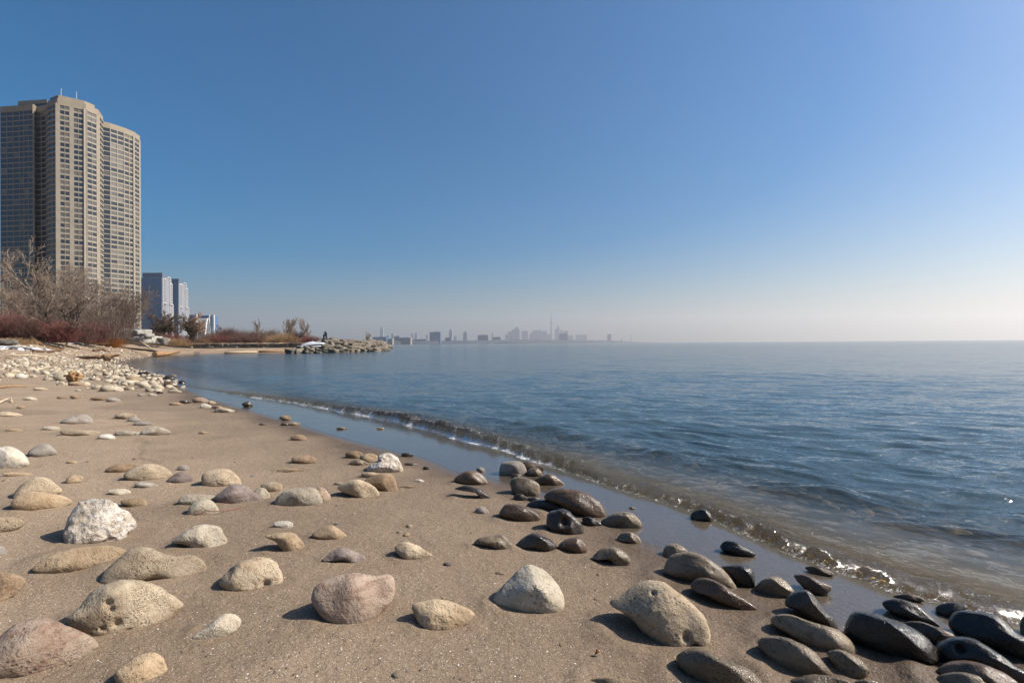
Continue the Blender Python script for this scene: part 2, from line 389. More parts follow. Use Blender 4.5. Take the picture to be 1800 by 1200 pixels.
S('small pale domed stone with a thin twig lying across it', 'pale', [(329,903),(338,885),(357,877),(374,881),(385,901),(357,907)], .7, None, .03)
S('angular pale stone with a chipped right face', 'pale', [(303,951),(329,932),(357,922),(385,924),(395,934),(399,955),(378,970),(350,968),(322,956)], .7, (372,935), .07)
S('round tan stone with a hollow at its foot, left of the big heart-shaped boulder', 'tanpit', [(388,1022),(402,1003),(420,988),(455,980),(481,987),(494,1009),(498,1032),(484,1043),(451,1042),(415,1040),(393,1032)], .8, (462,995), .05)
S('brown stone at the left edge above the pinkish boulder', 'brown', [(-20,1000),(0,1004),(24,1006),(45,1018),(38,1035),(17,1049),(-5,1062),(-20,1062)], .5, (20,1015), .04)
S('big heart-shaped reddish boulder in the middle foreground', 'pink', [(547,1042),(558,1024),(591,1011),(627,1008),(657,1012),(682,1009),(693,1020),(692,1050),(671,1074),(653,1092),(631,1106),(605,1101),(583,1094),(561,1079),(547,1060)], .62, (630,1036), .03, .05)
S('angular yellowish stone with a shaded left end, right of the heart-shaped boulder', 'tan', [(724,1064),(745,1055),(774,1053),(807,1062),(833,1079),(814,1099),(796,1110),(767,1113),(747,1107),(730,1085)], .65, (758,1068), .05)
S('small tan pitted stone above the angular yellowish one', 'tanpit', [(693,962),(708,952),(730,956),(752,969),(759,976),(741,984),(715,986),(701,975)], .7, (722,960), .03)
S('thin dark slate-like stone with a pale end, above the heart-shaped boulder', 'purple', [(567,984),(587,967),(605,962),(624,969),(642,978),(638,993),(624,993),(607,984),(583,985)], .5, (612,972), .04)
S('small pale tan dome above the dark slate-like stone', 'tan', [(548,941),(561,929),(583,923),(602,934),(610,943),(598,951),(569,949)], .7, (590,929), .03)
S('tan stone with a long sand tail on its left, below the flat white stone', 'tan', [(465,942),(495,936),(514,936),(528,947),(535,960),(517,974),(499,967),(484,952)], .6, (516,944), .02)
S('broad pale grey block with a pitted right end', 'pale', [(482,883),(495,866),(521,857),(550,857),(561,866),(565,888),(521,893),(495,889)], .8, (552,862), .04)
S('tan oval stone leaning left of the brown rounded one', 'tanpit', [(594,859),(605,848),(624,842),(642,846),(660,857),(666,870),(649,879),(620,870)], .8, (628,848), .03)
S('brown rounded stone leaning on the tan oval one', 'brown', [(640,846),(657,835),(675,831),(690,835),(699,859),(693,867),(682,868),(657,854)], .8, (686,842), .03)
S('crusted pale rock with a knob on top, standing above the brown rounded one', 'crust', [(647,829),(653,815),(666,811),(668,802),(686,798),(699,808),(708,830),(686,834)], .8, (690,808), .09)
S('pale steep stone tapering upward, boulder of the middle foreground', 'pale', [(867,1056),(878,1035),(899,1014),(920,995),(937,993),(962,1007),(983,1032),(992,1058),(986,1074),(969,1085),(944,1086),(913,1079),(885,1069)], .75, (932,1012), .03)
S('largest pitted boulder with a split lower edge and bright right face', 'tanpit', [(1072,1060),(1095,1041),(1119,1025),(1147,1020),(1172,1025),(1200,1046),(1224,1067),(1242,1088),(1249,1116),(1242,1134),(1222,1128),(1208,1136),(1192,1144),(1176,1138),(1154,1125),(1128,1104),(1103,1081)], .62, (1188,1068), .035, .06)
S('long damp stone below the largest pitted boulder', 'damp', [(1190,1158),(1203,1143),(1228,1139),(1258,1149),(1294,1164),(1319,1175),(1342,1199),(1350,1225),(1280,1225),(1236,1200),(1206,1183)], .75, (1250,1152), .03)
S('oval pitted damp stone lying right of the bottom long one', 'damp', [(1332,1128),(1344,1119),(1372,1119),(1400,1128),(1428,1142),(1450,1164),(1463,1183),(1444,1188),(1411,1190),(1383,1181),(1356,1160),(1339,1141)], .7, (1390,1132), .03)
S('long damp stone shaped like a loaf behind the oval pitted one', 'damp', [(1355,1089),(1367,1079),(1389,1079),(1417,1089),(1444,1097),(1472,1106),(1497,1125),(1505,1146),(1472,1149),(1444,1144),(1417,1133),(1383,1113),(1361,1099)], .8, (1410,1090), .02)
S('slender purplish wet stone pointing at the sand', 'wetbrown', [(1214,1028),(1225,1017),(1244,1016),(1267,1025),(1294,1042),(1319,1057),(1334,1069),(1321,1076),(1292,1067),(1264,1058),(1236,1045),(1219,1038)], .8, (1250,1020), .03)
S('big humped damp stone with a hollow at its left end', 'damp', [(1165,1006),(1170,988),(1185,975),(1208,969),(1230,973),(1253,986),(1275,1004),(1291,1022),(1295,1037),(1275,1031),(1244,1021),(1226,1022),(1212,1024),(1190,1017)], .75, (1225,980), .05)
S('small grey stone peeking out behind the big humped damp one', 'damp', [(1165,975),(1170,959),(1183,954),(1197,958),(1210,970),(1195,982),(1174,984)], .8, None, .03)
S('black wet wedge at the edge of the thin water', 'wetblack', [(1262,1000),(1291,993),(1311,992),(1325,1004),(1327,1031),(1311,1034),(1285,1027)], .8, (1318,998), .04)
S('round ochre wet stone right of the black wedge', 'damp', [(1327,1036),(1338,1020),(1356,1012),(1374,1015),(1390,1029),(1396,1041),(1379,1052),(1352,1049)], .8, (1362,1018), .02)
S('striped wet brown stone awash right of the round ochre one', 'wetbrown', [(1395,1013),(1404,1008),(1422,1011),(1442,1020),(1462,1031),(1455,1044),(1437,1048),(1417,1037)], .6, (1425,1014), .03)
S('flat brown stone barely out of the thin water', 'wetbrown', [(1415,997),(1433,994),(1451,999),(1467,1009),(1446,1012),(1428,1007)], .4, None, .02)
S('shiny dark grey humped stone at the edge of the thin water', 'wetdark', [(1380,1063),(1386,1047),(1401,1038),(1419,1037),(1435,1051),(1451,1072),(1469,1087),(1475,1110),(1446,1100),(1415,1087),(1399,1073)], .8, (1422,1046), .02)
S('bluish black smooth stone lying alone in the thin water', 'wetblack', [(1266,963),(1273,951),(1291,951),(1311,961),(1329,974),(1311,980),(1291,976)], .7, (1290,955), .02)
S('small pitted damp stone below the long loaf-shaped one', 'damp', [(1453,1148),(1469,1140),(1487,1143),(1505,1153),(1522,1168),(1528,1180),(1514,1194),(1491,1196),(1469,1172)], .8, (1496,1150), .04)
S('low pitted grey stone cut by the bottom edge', 'damp', [(1372,1206),(1398,1191),(1430,1186),(1470,1189),(1497,1200),(1505,1225),(1368,1225)], .6, None, .04)
S('big glossy black boulder with grooves down its right half', 'wetblack', [(1488,1117),(1493,1087),(1506,1075),(1532,1078),(1567,1087),(1602,1103),(1629,1121),(1644,1140),(1649,1162),(1625,1167),(1602,1164),(1576,1160),(1547,1147),(1516,1134)], .75, (1560,1092), .05, .06)
S('leaf-shaped dark wet stone behind the big glossy black boulder', 'wetdark', [(1551,1060),(1563,1053),(1582,1053),(1606,1060),(1629,1076),(1653,1097),(1635,1096),(1609,1093),(1586,1084),(1563,1074)], .6, (1592,1062), .02)
S('brown wet stone wedged between two black boulders', 'wetbrown', [(1590,1095),(1615,1091),(1644,1101),(1668,1109),(1678,1119),(1656,1126),(1641,1133),(1615,1118)], .7, (1650,1104), .04)
S('dark stone at the water edge behind the black boulder at the right', 'wetdark', [(1644,1070),(1656,1060),(1679,1058),(1701,1064),(1695,1076),(1674,1089),(1660,1086)], .7, None, .03)
S('thin brown stone edge showing beside the leaf-shaped dark one', 'wetbrown', [(1568,1048),(1585,1044),(1608,1045),(1625,1055),(1610,1057),(1585,1053)], .5, None, .03)
S('big smooth black boulder cut off by the right edge', 'wetblack', [(1668,1095),(1674,1078),(1689,1072),(1722,1074),(1749,1080),(1769,1093),(1788,1111),(1825,1128),(1825,1160),(1771,1148),(1732,1132),(1699,1122),(1679,1112)], .75, (1740,1086), .03)
S('long blue-black stone with a dimple, nearest of the black ones at the right', 'wetblack', [(1644,1134),(1660,1124),(1683,1118),(1709,1121),(1732,1132),(1761,1150),(1788,1169),(1825,1188),(1825,1206),(1781,1199),(1742,1178),(1703,1164),(1664,1166),(1650,1158)], .75, (1712,1130), .03)
S('long curved brown stone near the lower right corner', 'wetbrown', [(1647,1179),(1660,1166),(1683,1160),(1712,1161),(1742,1171),(1771,1185),(1797,1204),(1790,1225),(1742,1215),(1683,1186),(1656,1187)], .75, (1715,1168), .03)
S('low olive-brown stone at the bottom edge below the long curved one', 'damp', [(1637,1200),(1652,1186),(1679,1180),(1703,1182),(1726,1192),(1740,1225),(1640,1225)], .6, None, .03)
S('smooth chestnut dome with a shiny right side, at the edge of the sheen', 'wetbrown', [(799,843),(810,832),(822,827),(839,828),(854,839),(859,849),(850,855),(822,853)], .8, (842,834), .02)
S('large pale round stone topmost of the wet cluster', 'grey', [(879,836),(880,817),(890,811),(911,810),(921,816),(926,830),(921,839),(898,839)], .9, (908,815), .02)
S('tan pointed flat stone right of the wet cluster top', 'wetbrown', [(938,845),(953,836),(970,833),(992,850),(985,855),(959,853)], .6, (972,838), .02)
S('upright knobbly brown stone with scratches, left in the wet cluster', 'damp', [(897,853),(898,843),(911,838),(932,842),(947,851),(950,868),(945,876),(928,876),(907,870)], .85, (930,848), .05)
S('largest smooth wet brown boulder of the cluster beside the thin water', 'wetbrown', [(957,876),(964,862),(981,857),(1008,859),(1033,866),(1052,879),(1064,896),(1066,907),(1052,914),(1033,910),(1008,902),(985,888)], .85, (1028,872), .02)
S('dark wrinkled shiny stone left of the largest smooth wet boulder', 'wetdark', [(926,888),(938,879),(959,878),(987,876),(1002,883),(1006,900),(997,902),(966,898),(953,902),(936,895)], .7, (985,882), .06)
S('long smooth dark brown stone below the knobbly upright one', 'wetbrown', [(877,904),(886,888),(898,885),(919,889),(940,898),(951,912),(945,920),(917,919),(892,912)], .75, (920,892), .02)
S('lumpy hollowed dark brown rock at the front of the wet cluster', 'wetdark', [(959,923),(962,902),(978,896),(997,896),(1010,906),(1023,919),(1028,937),(1014,944),(987,939),(966,932)], .85, (1004,908), .08)
S('olive pitted stone awash right of the wet cluster', 'damp', [(1055,920),(1071,905),(1092,899),(1109,900),(1122,910),(1128,923),(1114,930),(1086,927)], .75, (1108,906), .03)
S('small oval damp stone below the olive pitted one', 'damp', [(1084,948),(1092,937),(1107,934),(1122,942),(1127,955),(1114,957),(1097,952)], .75, (1112,940), .02)
S('pale tan stone with a wet shine, below the small chestnut ones', 'damp', [(1042,982),(1052,967),(1069,960),(1086,963),(1103,974),(1109,987),(1100,998),(1085,996),(1070,984)], .7, (1088,970), .03)
S('small chestnut domed stone right of the purple-grey ridged one', 'wetbrown', [(981,961),(991,949),(1008,944),(1021,946),(1031,959),(1030,971),(1014,975),(998,969)], .8, (1016,950), .02)
S('purple-grey ridged stone with glossy right slope', 'wetdark', [(905,961),(919,945),(936,936),(955,942),(970,950),(981,963),(970,972),(949,970),(928,965)], .75, (950,944), .05)
S('jagged low grey stone with a dark notch, left of the ridged one', 'damp', [(832,954),(850,944),(873,940),(888,942),(902,960),(890,969),(875,966),(860,959)], .6, (886,947), .08)
S('flat dark forked stone like a bent stick on the sand', 'wetdark', [(799,859),(818,853),(843,859),(854,866),(866,876),(852,879),(839,867),(818,862)], .5, None, .03)
S('grey-brown flat-topped peaked stone alone on the far sand', 'grey', [(106,742),(120,734),(138,728),(155,730),(163,742),(150,747),(120,747)], .8, (150,732), .05)
S('pale pitted mound right of the small white stones on the far sand', 'pale', [(247,762),(260,752),(277,749),(292,754),(299,761),(280,767)], .8, (284,752), .04)
def E(label, mat, cx, cy, w, h, T=.7, rot=0, rough=.04, sink=.15):
    k = random.uniform(-.12, .12); n = 10; P = []
    for i in range(n):
        a = 2*math.pi*i/n; c, s_ = math.cos(a), math.sin(a)
        r = 1+.10*math.sin(2*a+k*9)+.07*math.sin(3*a+k*23)
        x, y = w/2*c*r, h/2*s_*r*(1.0 if s_ < 0 else .85)
        P.append((cx+x*math.cos(rot)-y*math.sin(rot), cy+x*math.sin(rot)+y*math.cos(rot)))
    ST.append((label, mat, P, T, (cx+w*.12, cy-h*.18), rough, sink))
E('tiny dark crumb of stone behind the round tan boulder', 'grey', 323, 823, 22, 11)
E('faint pale stone almost buried behind the crusty white rock', 'pale', 211, 865, 44, 12, .5)
E('small grey wedge below the domed pitted boulder', 'grey', 256, 853, 40, 13)
E('small dark-sided tan stone right of the crusty white rock', 'tan', 236, 884, 50, 17)
E('tan stone end poking from the sand right of the yellowish pitted one', 'tan', 130, 843, 32, 18, .6, -.3)
E('grey pebble at the left edge above the brown stone', 'grey', 0, 969, 26, 20)
E('flat white stone with a row of tiny pits', 'white', 499, 922, 38, 14, .5)
E('pinkish rounded stone tucked behind the broad pale block', 'pink', 566, 872, 30, 30)
E('small yellowish pitted stone upper left of the broad pale block', 'tanpit', 478, 857, 42, 20)
E('small greyish stone touching the purple-grey humped one', 'pale', 460, 869, 30, 24)
E('chestnut pebble leftmost of the trio by the crusted knobbed rock', 'brown', 623, 800, 34, 15)
E('tan pebble middle of the trio by the crusted knobbed rock', 'tan', 649, 806, 34, 18)
E('grey shiny flat pebble lowest of the trio by the crusted knobbed rock', 'damp', 631, 814, 34, 12)
E('flat tan lump between the crusted knobbed rock and the tan oval stone', 'tan', 655, 836, 40, 14)
E('lone smooth brown stone on open sand above the broad pale block', 'brown', 535, 809, 46, 17)
E('little brown stone alone near the top of the open sand', 'brown', 525, 770, 30, 12)
E('flat tan streak of stone flush with the sand below the lone brown one', 'tan', 509, 827, 46, 9, .4)
E('small pale flat pebble left of the tan oval stone', 'pale', 597, 850, 18, 7)
E('thin tan sliver of stone right of the brown rounded one', 'tan', 716, 856, 32, 7, .5)
E('tiny white flat pebble on open sand left of the chestnut dome', 'white', 737, 845, 18, 6)
E('dark wet pebble on the sheen edge above the crusted knobbed rock', 'wetdark', 716, 800, 20, 10)
E('small round dark pebble alone right of the crusted knobbed rock', 'wetdark', 749, 823, 12, 7)
E('flat dark sliver beside the crusted knobbed rock', 'wetdark', 722, 816, 22, 6)
E('dark wet stone standing alone in the thin water by the far wave', 'wetdark', 435, 711, 20, 10)
E('small brown stone at the sheen edge, left end of the far sand', 'brown', 502, 735, 23, 10)
E('flat pale stone right of the small dark one at the sheen edge', 'tan', 517, 745, 24, 6)
E('small dark flat stone left of the flat pale one at the sheen edge', 'wetdark', 500, 746, 14, 6)
E('thin tan stone awash in the middle of the sheen', 'damp', 601, 753, 20, 5)
E('tiny tan pebble awash nearer the wave', 'damp', 669, 753, 14, 4)
E('tiny dark pebble in the far sand', 'wetdark', 461, 746, 12, 4)
E('brown flat stone half covered by water behind the cluster top', 'wetbrown', 932, 822, 46, 20, .5)
E('round tan pebble right of the topmost pale round stone', 'damp', 940, 831, 28, 18, .9)
E('dark small stone at the foot of the upright knobbly one', 'wetdark', 914, 875, 24, 16)
E('flat dark stone under the upright knobbly one', 'wetdark', 939, 878, 26, 10)
E('dark low stone in front of the topmost pale round stone', 'wetbrown', 908, 837, 22, 9)
E('grey pebble behind the chestnut dome', 'grey', 845, 826, 16, 10)
E('dark small oval stone under the largest smooth wet boulder', 'wetdark', 1040, 918, 36, 18, .7, .3)
E('pair of fused grey shell-like pebbles alone on smooth sand', 'grey', 847, 898, 24, 14)
E('dark rock at the foot of the wave with water running round it', 'wetdark', 1234, 907, 40, 24, .8)
E('tiny tan pebble in the thin water above the olive pitted stone', 'damp', 1111, 893, 12, 5)
E('small grey stone cut by the bottom edge between the pitted ones', 'damp', 1524, 1205, 56, 22, .6)
E('grey-brown stone at the right edge beside the wave', 'damp', 1806, 1102, 28, 44, .8)
E('brown sliver leaning on the big glossy black boulder', 'wetbrown', 1493, 1118, 16, 8)
E('sand-coated mound of stone at the bottom edge below the brown leaf', 'tan', 1082, 1204, 110, 30, .5)
E('yellowish stone first of three in a row on the far sand', 'tanpit', 222, 732, 42, 13)
E('grey stone second of three in a row on the far sand', 'grey', 236, 738, 24, 11)
E('flat grey stone third of three in a row on the far sand', 'grey', 252, 745, 36, 9)
E('pale grey mound left of the pale pitted one on the far sand', 'pale', 222, 762, 40, 13)
E('tiny pebble between two pale mounds on the far sand', 'pale', 244, 763, 14, 7)
E('bright white triangular stone on the far sand', 'white', 188, 768, 32, 11)
E('long knobbly tan stone left of the white triangular one', 'tanpit', 140, 761, 66, 15)
E('pale low stone left of the long knobbly tan one', 'pale', 91, 753, 34, 8)
E('very flat pale stone near the left edge of the far sand', 'tan', 25, 756, 30, 6)
E('oval yellow stone at the left edge of the far sand', 'tanpit', 17, 729, 42, 11)
E('dark long stone left of the grey one beside the cobble bank', 'brown', 176, 701, 36, 7)
E('grey stone right of the dark long one beside the cobble bank', 'grey', 199, 703, 26, 9)
E('brown low stone upper left of the dark long one', 'brown', 133, 698, 22, 8)
E('brown low stone farther left of the dark long one', 'brown', 109, 699, 20, 6)
E('two-toned flat stone below the left end of the thin stick', 'tanpit', 71, 684, 24, 7)
E('dark flecked grey stone at the foot of the cobble bank', 'pale', 203, 684, 28, 12)
E('tan flat stone right of the flecked grey one', 'tan', 228, 683, 22, 7)
E('long pale stone lying tilted at the foot of the cobble bank', 'pale', 252, 677, 30, 11, .7, .2)
E('big tan stone crowning the right end of the cobble bank', 'tan', 234, 668, 28, 14)
E('dark-ended brown stone last of the bank before the water', 'wetbrown', 300, 676, 26, 12)
E('pale flat stone touching the thin water at the bank end', 'pale', 307, 688, 24, 7)
E('pinkish stone largest of the group by the sheen start', 'pink', 352, 704, 30, 11)
E('tan round stone right of the pinkish largest one', 'tan', 372, 708, 14, 7)
E('dark flat stone left of the pinkish one', 'wetdark', 325, 707, 20, 8)
E('tan flat stone below the dark flat one', 'brown', 310, 710, 26, 6)
E('white round stone below the pinkish largest one', 'white', 361, 714, 20, 10)
E('brown flat stone behind the pale oval one at the sheen', 'brown', 382, 716, 22, 6)
E('pale oval stone with a dark spot nearest the start of the sheen', 'pale', 394, 722, 34, 11)
E('small orange-tan stone alone in the middle of the far sand', 'tan', 358, 761, 18, 6)
E('dull small stone flush with the sand near the pale grey boulder', 'tan', 126, 812, 18, 6)
E('yellowish flat stone nearly buried below the pale grey boulder', 'tan', 30, 834, 52, 9, .4)
E('little dark stone in the upper left sand', 'brown', 38, 716, 18, 6)
E('flat pale stone in the upper left sand above the dark one', 'pale', 53, 701, 26, 7)
E('white peaked stone at the foot of the bank near the left edge', 'white', 36, 662, 22, 11)
E('big grey-white stone left of the driftwood root', 'pale', 107, 664, 30, 14)
E('tan stone below the driftwood root', 'tan', 134, 675, 32, 9)
E('pale tan stone with a shaded left end near the left edge of the bank', 'tan', 18, 658, 28, 9)
E('small dark pebble on the sand by the dark-ended brown stone', 'wetdark', 281, 690, 14, 5)
E('small grey stone left of the pale flat one at the sheen start', 'grey', 248, 694, 14, 6)
E('small white flat stone near the foot of the bank end', 'white', 268, 694, 14, 5)

def smooth_closed(P, n):
    """periodic Catmull-Rom through the outline, n samples by angle index"""
    P = np.array(P, float); k = len(P); out = []
    for i in range(n):
        u = i/n*k; j = int(u); f = u-j
        p0, p1, p2, p3 = P[(j-1) % k], P[j % k], P[(j+1) % k], P[(j+2) % k]
        out.append(.5*((2*p1)+(-p0+p2)*f+(2*p0-5*p1+4*p2-p3)*f*f+(-p0+3*p1-3*p2+p3)*f**3))
    return np.array(out)
# ground points under each stone
foot_px = []
for s in ST:
    P = np.array(s[2]); foot_px.append(((P[:, 0].min()+P[:, 0].max())/2, P[:, 1].max()-.10*(P[:, 1].max()-P[:, 1].min())))
FOOT = hit_many(foot_px)
STONES = []
for s, ft in zip(ST, FOOT):
    P = np.array(s[2], float); D = ft[1]; w = (P[:, 0].max()-P[:, 0].min())*D/FPX; hh = (P[:, 1].max()-P[:, 1].min())*D/FPX
    STONES.append((s, ft, w, hh))
# ------------------------------------------------------------------ the beach and lake bed
def polar(r_edges, th):
    r, t = np.meshgrid(r_edges, th, indexing='ij'); return r, t, r*np.sin(t), r*np.cos(t)
def rings(parts):
    out = [parts[0][0]]
    for (a, b, q) in parts:
        x = a
        while x < b: x *= q; out.append(x)
    return np.array(out)
def grid_faces(nr, nt_):
    i = np.arange(nr-1)[:, None]*nt_+np.arange(nt_-1)[None, :]
    return np.stack([i, i+1, i+nt_+1, i+nt_], -1).reshape(-1, 4)
th_core = np.linspace(-R(52), R(52), 1150)
th = np.concatenate([np.linspace(-R(150), -R(53), 90), th_core, np.linspace(R(53), R(150), 90)])
rr = rings([(.35, 1.0, 1.03), (1.0, 6, 1.0048), (6, 16, 1.006), (16, 60, 1.009), (60, 160, 1.012), (160, 1300, 1.06)])
r_, t_, X, Y = polar(rr, th); sh = X.shape
Xf, Yf = X.ravel(), Y.ravel(); dA = shore_d(Xf, Yf)
Z = hbase(Xf, Yf, dA)
near = r_.ravel() < 9
Z[near] += .0022*fbm(Xf[near]*11, Yf[near]*11, 0*Xf[near], 3, 31)*sstep(.1, .9, dA[near])
Z[near] += .0009*fbm(Xf[near]*45, Yf[near]*45, 0*Xf[near], 2, 37)*sstep(.2, 1.2, dA[near])
for (s, ft, w, hh) in STONES:
    if ft[1] > 9: continue
    cx, cy = ft[0], ft[1]+.22*w; rad = w*.52
    sel = (abs(Xf-cx) < rad*2.2) & (abs(Yf-cy) < rad*2.0)
    if not sel.any(): continue
    e = np.hypot(Xf[sel]-cx, (Yf[sel]-cy)/.8)/rad
    ang = np.arctan2(Yf[sel]-cy, Xf[sel]-cx)
    Z[sel] += w*(.022*np.exp(-((e-1.12)/.28)**2)*(1-.4*np.cos(ang))-.022*np.exp(-((e-1.0)/.16)**2)*sstep(-.2, -.9, np.cos(ang))*0)*sstep(-.05, .25, dA[sel])
    # sand tail drifted against the landward side
    Z[sel] += w*.03*np.exp(-((Xf[sel]-(cx-rad*1.0))/(rad*.6))**2-((Yf[sel]-cy)/(rad*.45))**2)*sstep(0, .4, dA[sel])
wetn = .25*vnoise(Xf*1.1, Yf*1.1, 0*Xf, 3)+.10*vnoise(Xf*4, Yf*4, 0*Xf, 8)
wet = 1-sstep(.05, .75, dA+wetn*(1.0))           # soaked strip
damp = 1-sstep(.4, 2.6, dA+wetn*2)
damp = np.clip(damp+.75*sstep(.25, .75, fbm(Xf*.5+7, Yf*.5, 0*Xf, 4, 91))*(dA > 0)*sstep(9, 4, dA), 0, 1)
for dl_, wl_ in ((1.15, .018), (2.1, .025), (3.6, .02)):
    damp = np.clip(damp+.7*np.exp(-((dA-dl_-.35*vnoise(Xf*.8, Yf*.8, 0*Xf, 95)-.1*vnoise(Xf*3, Yf*3, 0*Xf, 96))/wl_)**2)*sstep(-.3, .3, vnoise(Xf*.7+dl_*9, Yf*.7, 0*Xf, 97)), 0, 1)
glaze = 1-sstep(-.02, .16, dA+.06*wetn)
wall_zone = sstep(WALLY-.2, WALLY+.6, Yf)*sstep(-72, -60, Xf)*(dA > 0)
scrub = np.maximum(sstep(19, 24, dA+1.5*vnoise(Xf*.3, Yf*.3, 0*Xf, 4)), wall_zone)*(dA > 0)

mt, N, L, P = nt('beach_sand')
tc = N.new('ShaderNodeTexCoord'); v = tc.outputs['Object']
def attr(N, n):
    a = N.new('ShaderNodeAttribute'); a.attribute_name = n; return a.outputs['Fac']
base = mixc(N, L, mr(N, L, noise(N, L, v, 1.6, 5, .6), .35, .65), (.238, .175, .117), (.282, .210, .143))
g1 = noise(N, L, v, 420, 2, .8); g2 = noise(N, L, v, 110, 3, .75); g3 = noise(N, L, v, 28, 3, .7)
gr = mth(N, L, 'ADD', mr(N, L, g1, .28, .72, .38, 1.62), mr(N, L, g2, .3, .7, -.34, .34))
gr = mth(N, L, 'ADD', gr, mr(N, L, g3, .35, .65, -.07, .07))
hs = N.new('ShaderNodeHueSaturation'); L.new(base, hs.inputs['Color']); L.new(gr, hs.inputs['Value'])
col = hs.outputs[0]
# pale and dark single grains
vc = N.new('ShaderNodeTexVoronoi'); vc.inputs['Scale'].default_value = 190; L.new(v, vc.inputs['Vector'])
sepc = N.new('ShaderNodeSeparateColor'); L.new(vc.outputs['Color'], sepc.inputs[0])
inside = mr(N, L, vc.outputs['Distance'], .38, .46, 1, 0)
wg = mth(N, L, 'MULTIPLY', mr(N, L, sepc.outputs[0], .945, .955), inside)
dg = mth(N, L, 'MULTIPLY', mr(N, L, sepc.outputs[1], .90, .91), inside)
col = mixc(N, L, mth(N, L, 'MULTIPLY', wg, .8), col, (.72, .68, .62)); col = mixc(N, L, mth(N, L, 'MULTIPLY', dg, .75), col, (.06, .045, .035))
dcol = mixc(N, L, 1.0, col, (.52, .50, .50), 'MULTIPLY')
col = mixc(N, L, mth(N, L, 'MULTIPLY', attr(N, 'damp'), .55), col, dcol)
wcol = mixc(N, L, 1.0, col, (.50, .48, .47), 'MULTIPLY')
col = mixc(N, L, attr(N, 'wet'), col, wcol)
sc_ = mixc(N, L, mr(N, L, noise(N, L, v, 1.2, 5, .7), .35, .65), (.16, .10, .06), (.27, .19, .12))
col = mixc(N, L, attr(N, 'scrub'), col, sc_)
# cobbled bed under the water
vb = N.new('ShaderNodeTexVoronoi'); vb.inputs['Scale'].default_value = 9; L.new(v, vb.inputs['Vector'])
bw = N.new('ShaderNodeRGBToBW'); L.new(vb.outputs['Color'], bw.inputs[0])
bcol = mixc(N, L, bw.outputs[0], (.05, .035, .02), (.42, .30, .16))
bcol = mixc(N, L, mr(N, L, vb.outputs['Distance'], .3, .6), bcol, (.03, .022, .015))
col = mixc(N, L, attr(N, 'bed'), col, bcol)
L.new(col, P.inputs['Base Color'])
L.new(mr(N, L, attr(N, 'wet'), 0, 1, .95, .55), P.inputs['Roughness'])
P.inputs['Specular IOR Level'].default_value = .25
L.new(mth(N, L, 'MULTIPLY', attr(N, 'glaze'), .9), P.inputs['Coat Weight']); P.inputs['Coat Roughness'].default_value = .12; P.inputs['Coat IOR'].default_value = 1.33
nb = bump(N, L, g3, .5, .02); nb = bump(N, L, g2, .6, .006, nb)
bs = N.new('ShaderNodeBump'); bs.inputs['Distance'].default_value = .0035; L.new(g1, bs.inputs['Height']); L.new(nb, bs.inputs['Normal'])
L.new(mr(N, L, attr(N, 'wet'), 0, 1, .8, .2), bs.inputs['Strength'])
L.new(bs.outputs[0], P.inputs['Normal'])
M['sand'] = mt
bed = sstep(-.8, -2.2, dA)
beach = mesh_obj('beach', np.stack([Xf, Yf, Z], -1), grid_faces(*sh), M['sand'], smooth=True,
                 attrs={'wet': wet, 'damp': damp, 'glaze': glaze, 'scrub': scrub, 'bed': bed})
beach['kind'] = 'structure'

# ------------------------------------------------------------------ the lake
LANDB = np.array(list(BwN)+[tuple(p) for p in Aw[3+A_px.index((258, 656)):]]+[(-2500, 1200), (-2500, -400), (42, -400)])
BN2 = np.array([tuple(p) for p in BwN]+[tuple(p) for p in Aw[3+A_px.index((258, 656)):]])
thw = np.concatenate([np.linspace(-R(100), -R(53), 60), np.linspace(-R(52), R(52), 1250), np.linspace(R(53), R(110), 70)])
rw = rings([(.6, 1.4, 1.02), (1.4, 9, 1.0036), (9, 22, 1.0052), (22, 80, 1.010), (80, 400, 1.03), (400, 13000, 1.12)])
r_, t_, X, Y = polar(rw, thw); sh = X.shape; Xf, Yf, rf = X.ravel(), Y.ravel(), r_.ravel()
dA = shore_d(Xf, Yf)
Bn = .045*vnoise(Xf*1.7, Yf*1.7, 0*Xf, 21)+.025*vnoise(Xf*5, Yf*5, 0*Xf, 22)+.012*vnoise(Xf*14, Yf*14, 0*Xf, 25)
inB = inpoly(Xf, Yf, LANDB); sB = polydist(Xf, Yf, BN2); sB = np.where(inB, -sB, sB)+Bn*sstep(40, 15, rf)
film = hbase(Xf, Yf, dA)+.0035
amp = np.interp(Yf, [0, 1.5, 2.5, 4, 5, 6.5, 8.5, 11, 14, 20], [.04, .045, .058, .07, .085, .115, .10, .05, .02, 0])
amp = amp*(1+.25*vnoise(Xf*1.3, Yf*1.3, 0*Xf, 41)+.15*vnoise(Xf*6, Yf*6, 0*Xf, 42))
prof = sstep(0, .14, sB)*np.exp(-np.maximum(0, sB-.14)/.33)
wave = amp*prof
wave += amp*.30*np.exp(-((sB-1.25)/.16)**2)*(1+.5*vnoise(Xf*2, Yf*2, 0*Xf, 47))
tur = np.exp(-np.maximum(sB, 0)/.5)*sstep(0, .1, sB)*(amp/.06)
sel = (sB > -.1) & (sB < 3) & (rf < 20)
tb = np.zeros_like(Xf); tb[sel] = .014*fbm(Xf[sel]*9, Yf[sel]*9, 0*Xf[sel]+.3, 3, 51)+.004*(1-abs(vnoise(Xf[sel]*28, Yf[sel]*28, 0*Xf[sel], 55)))
wave += np.clip(tur, 0, 1.4)*tb
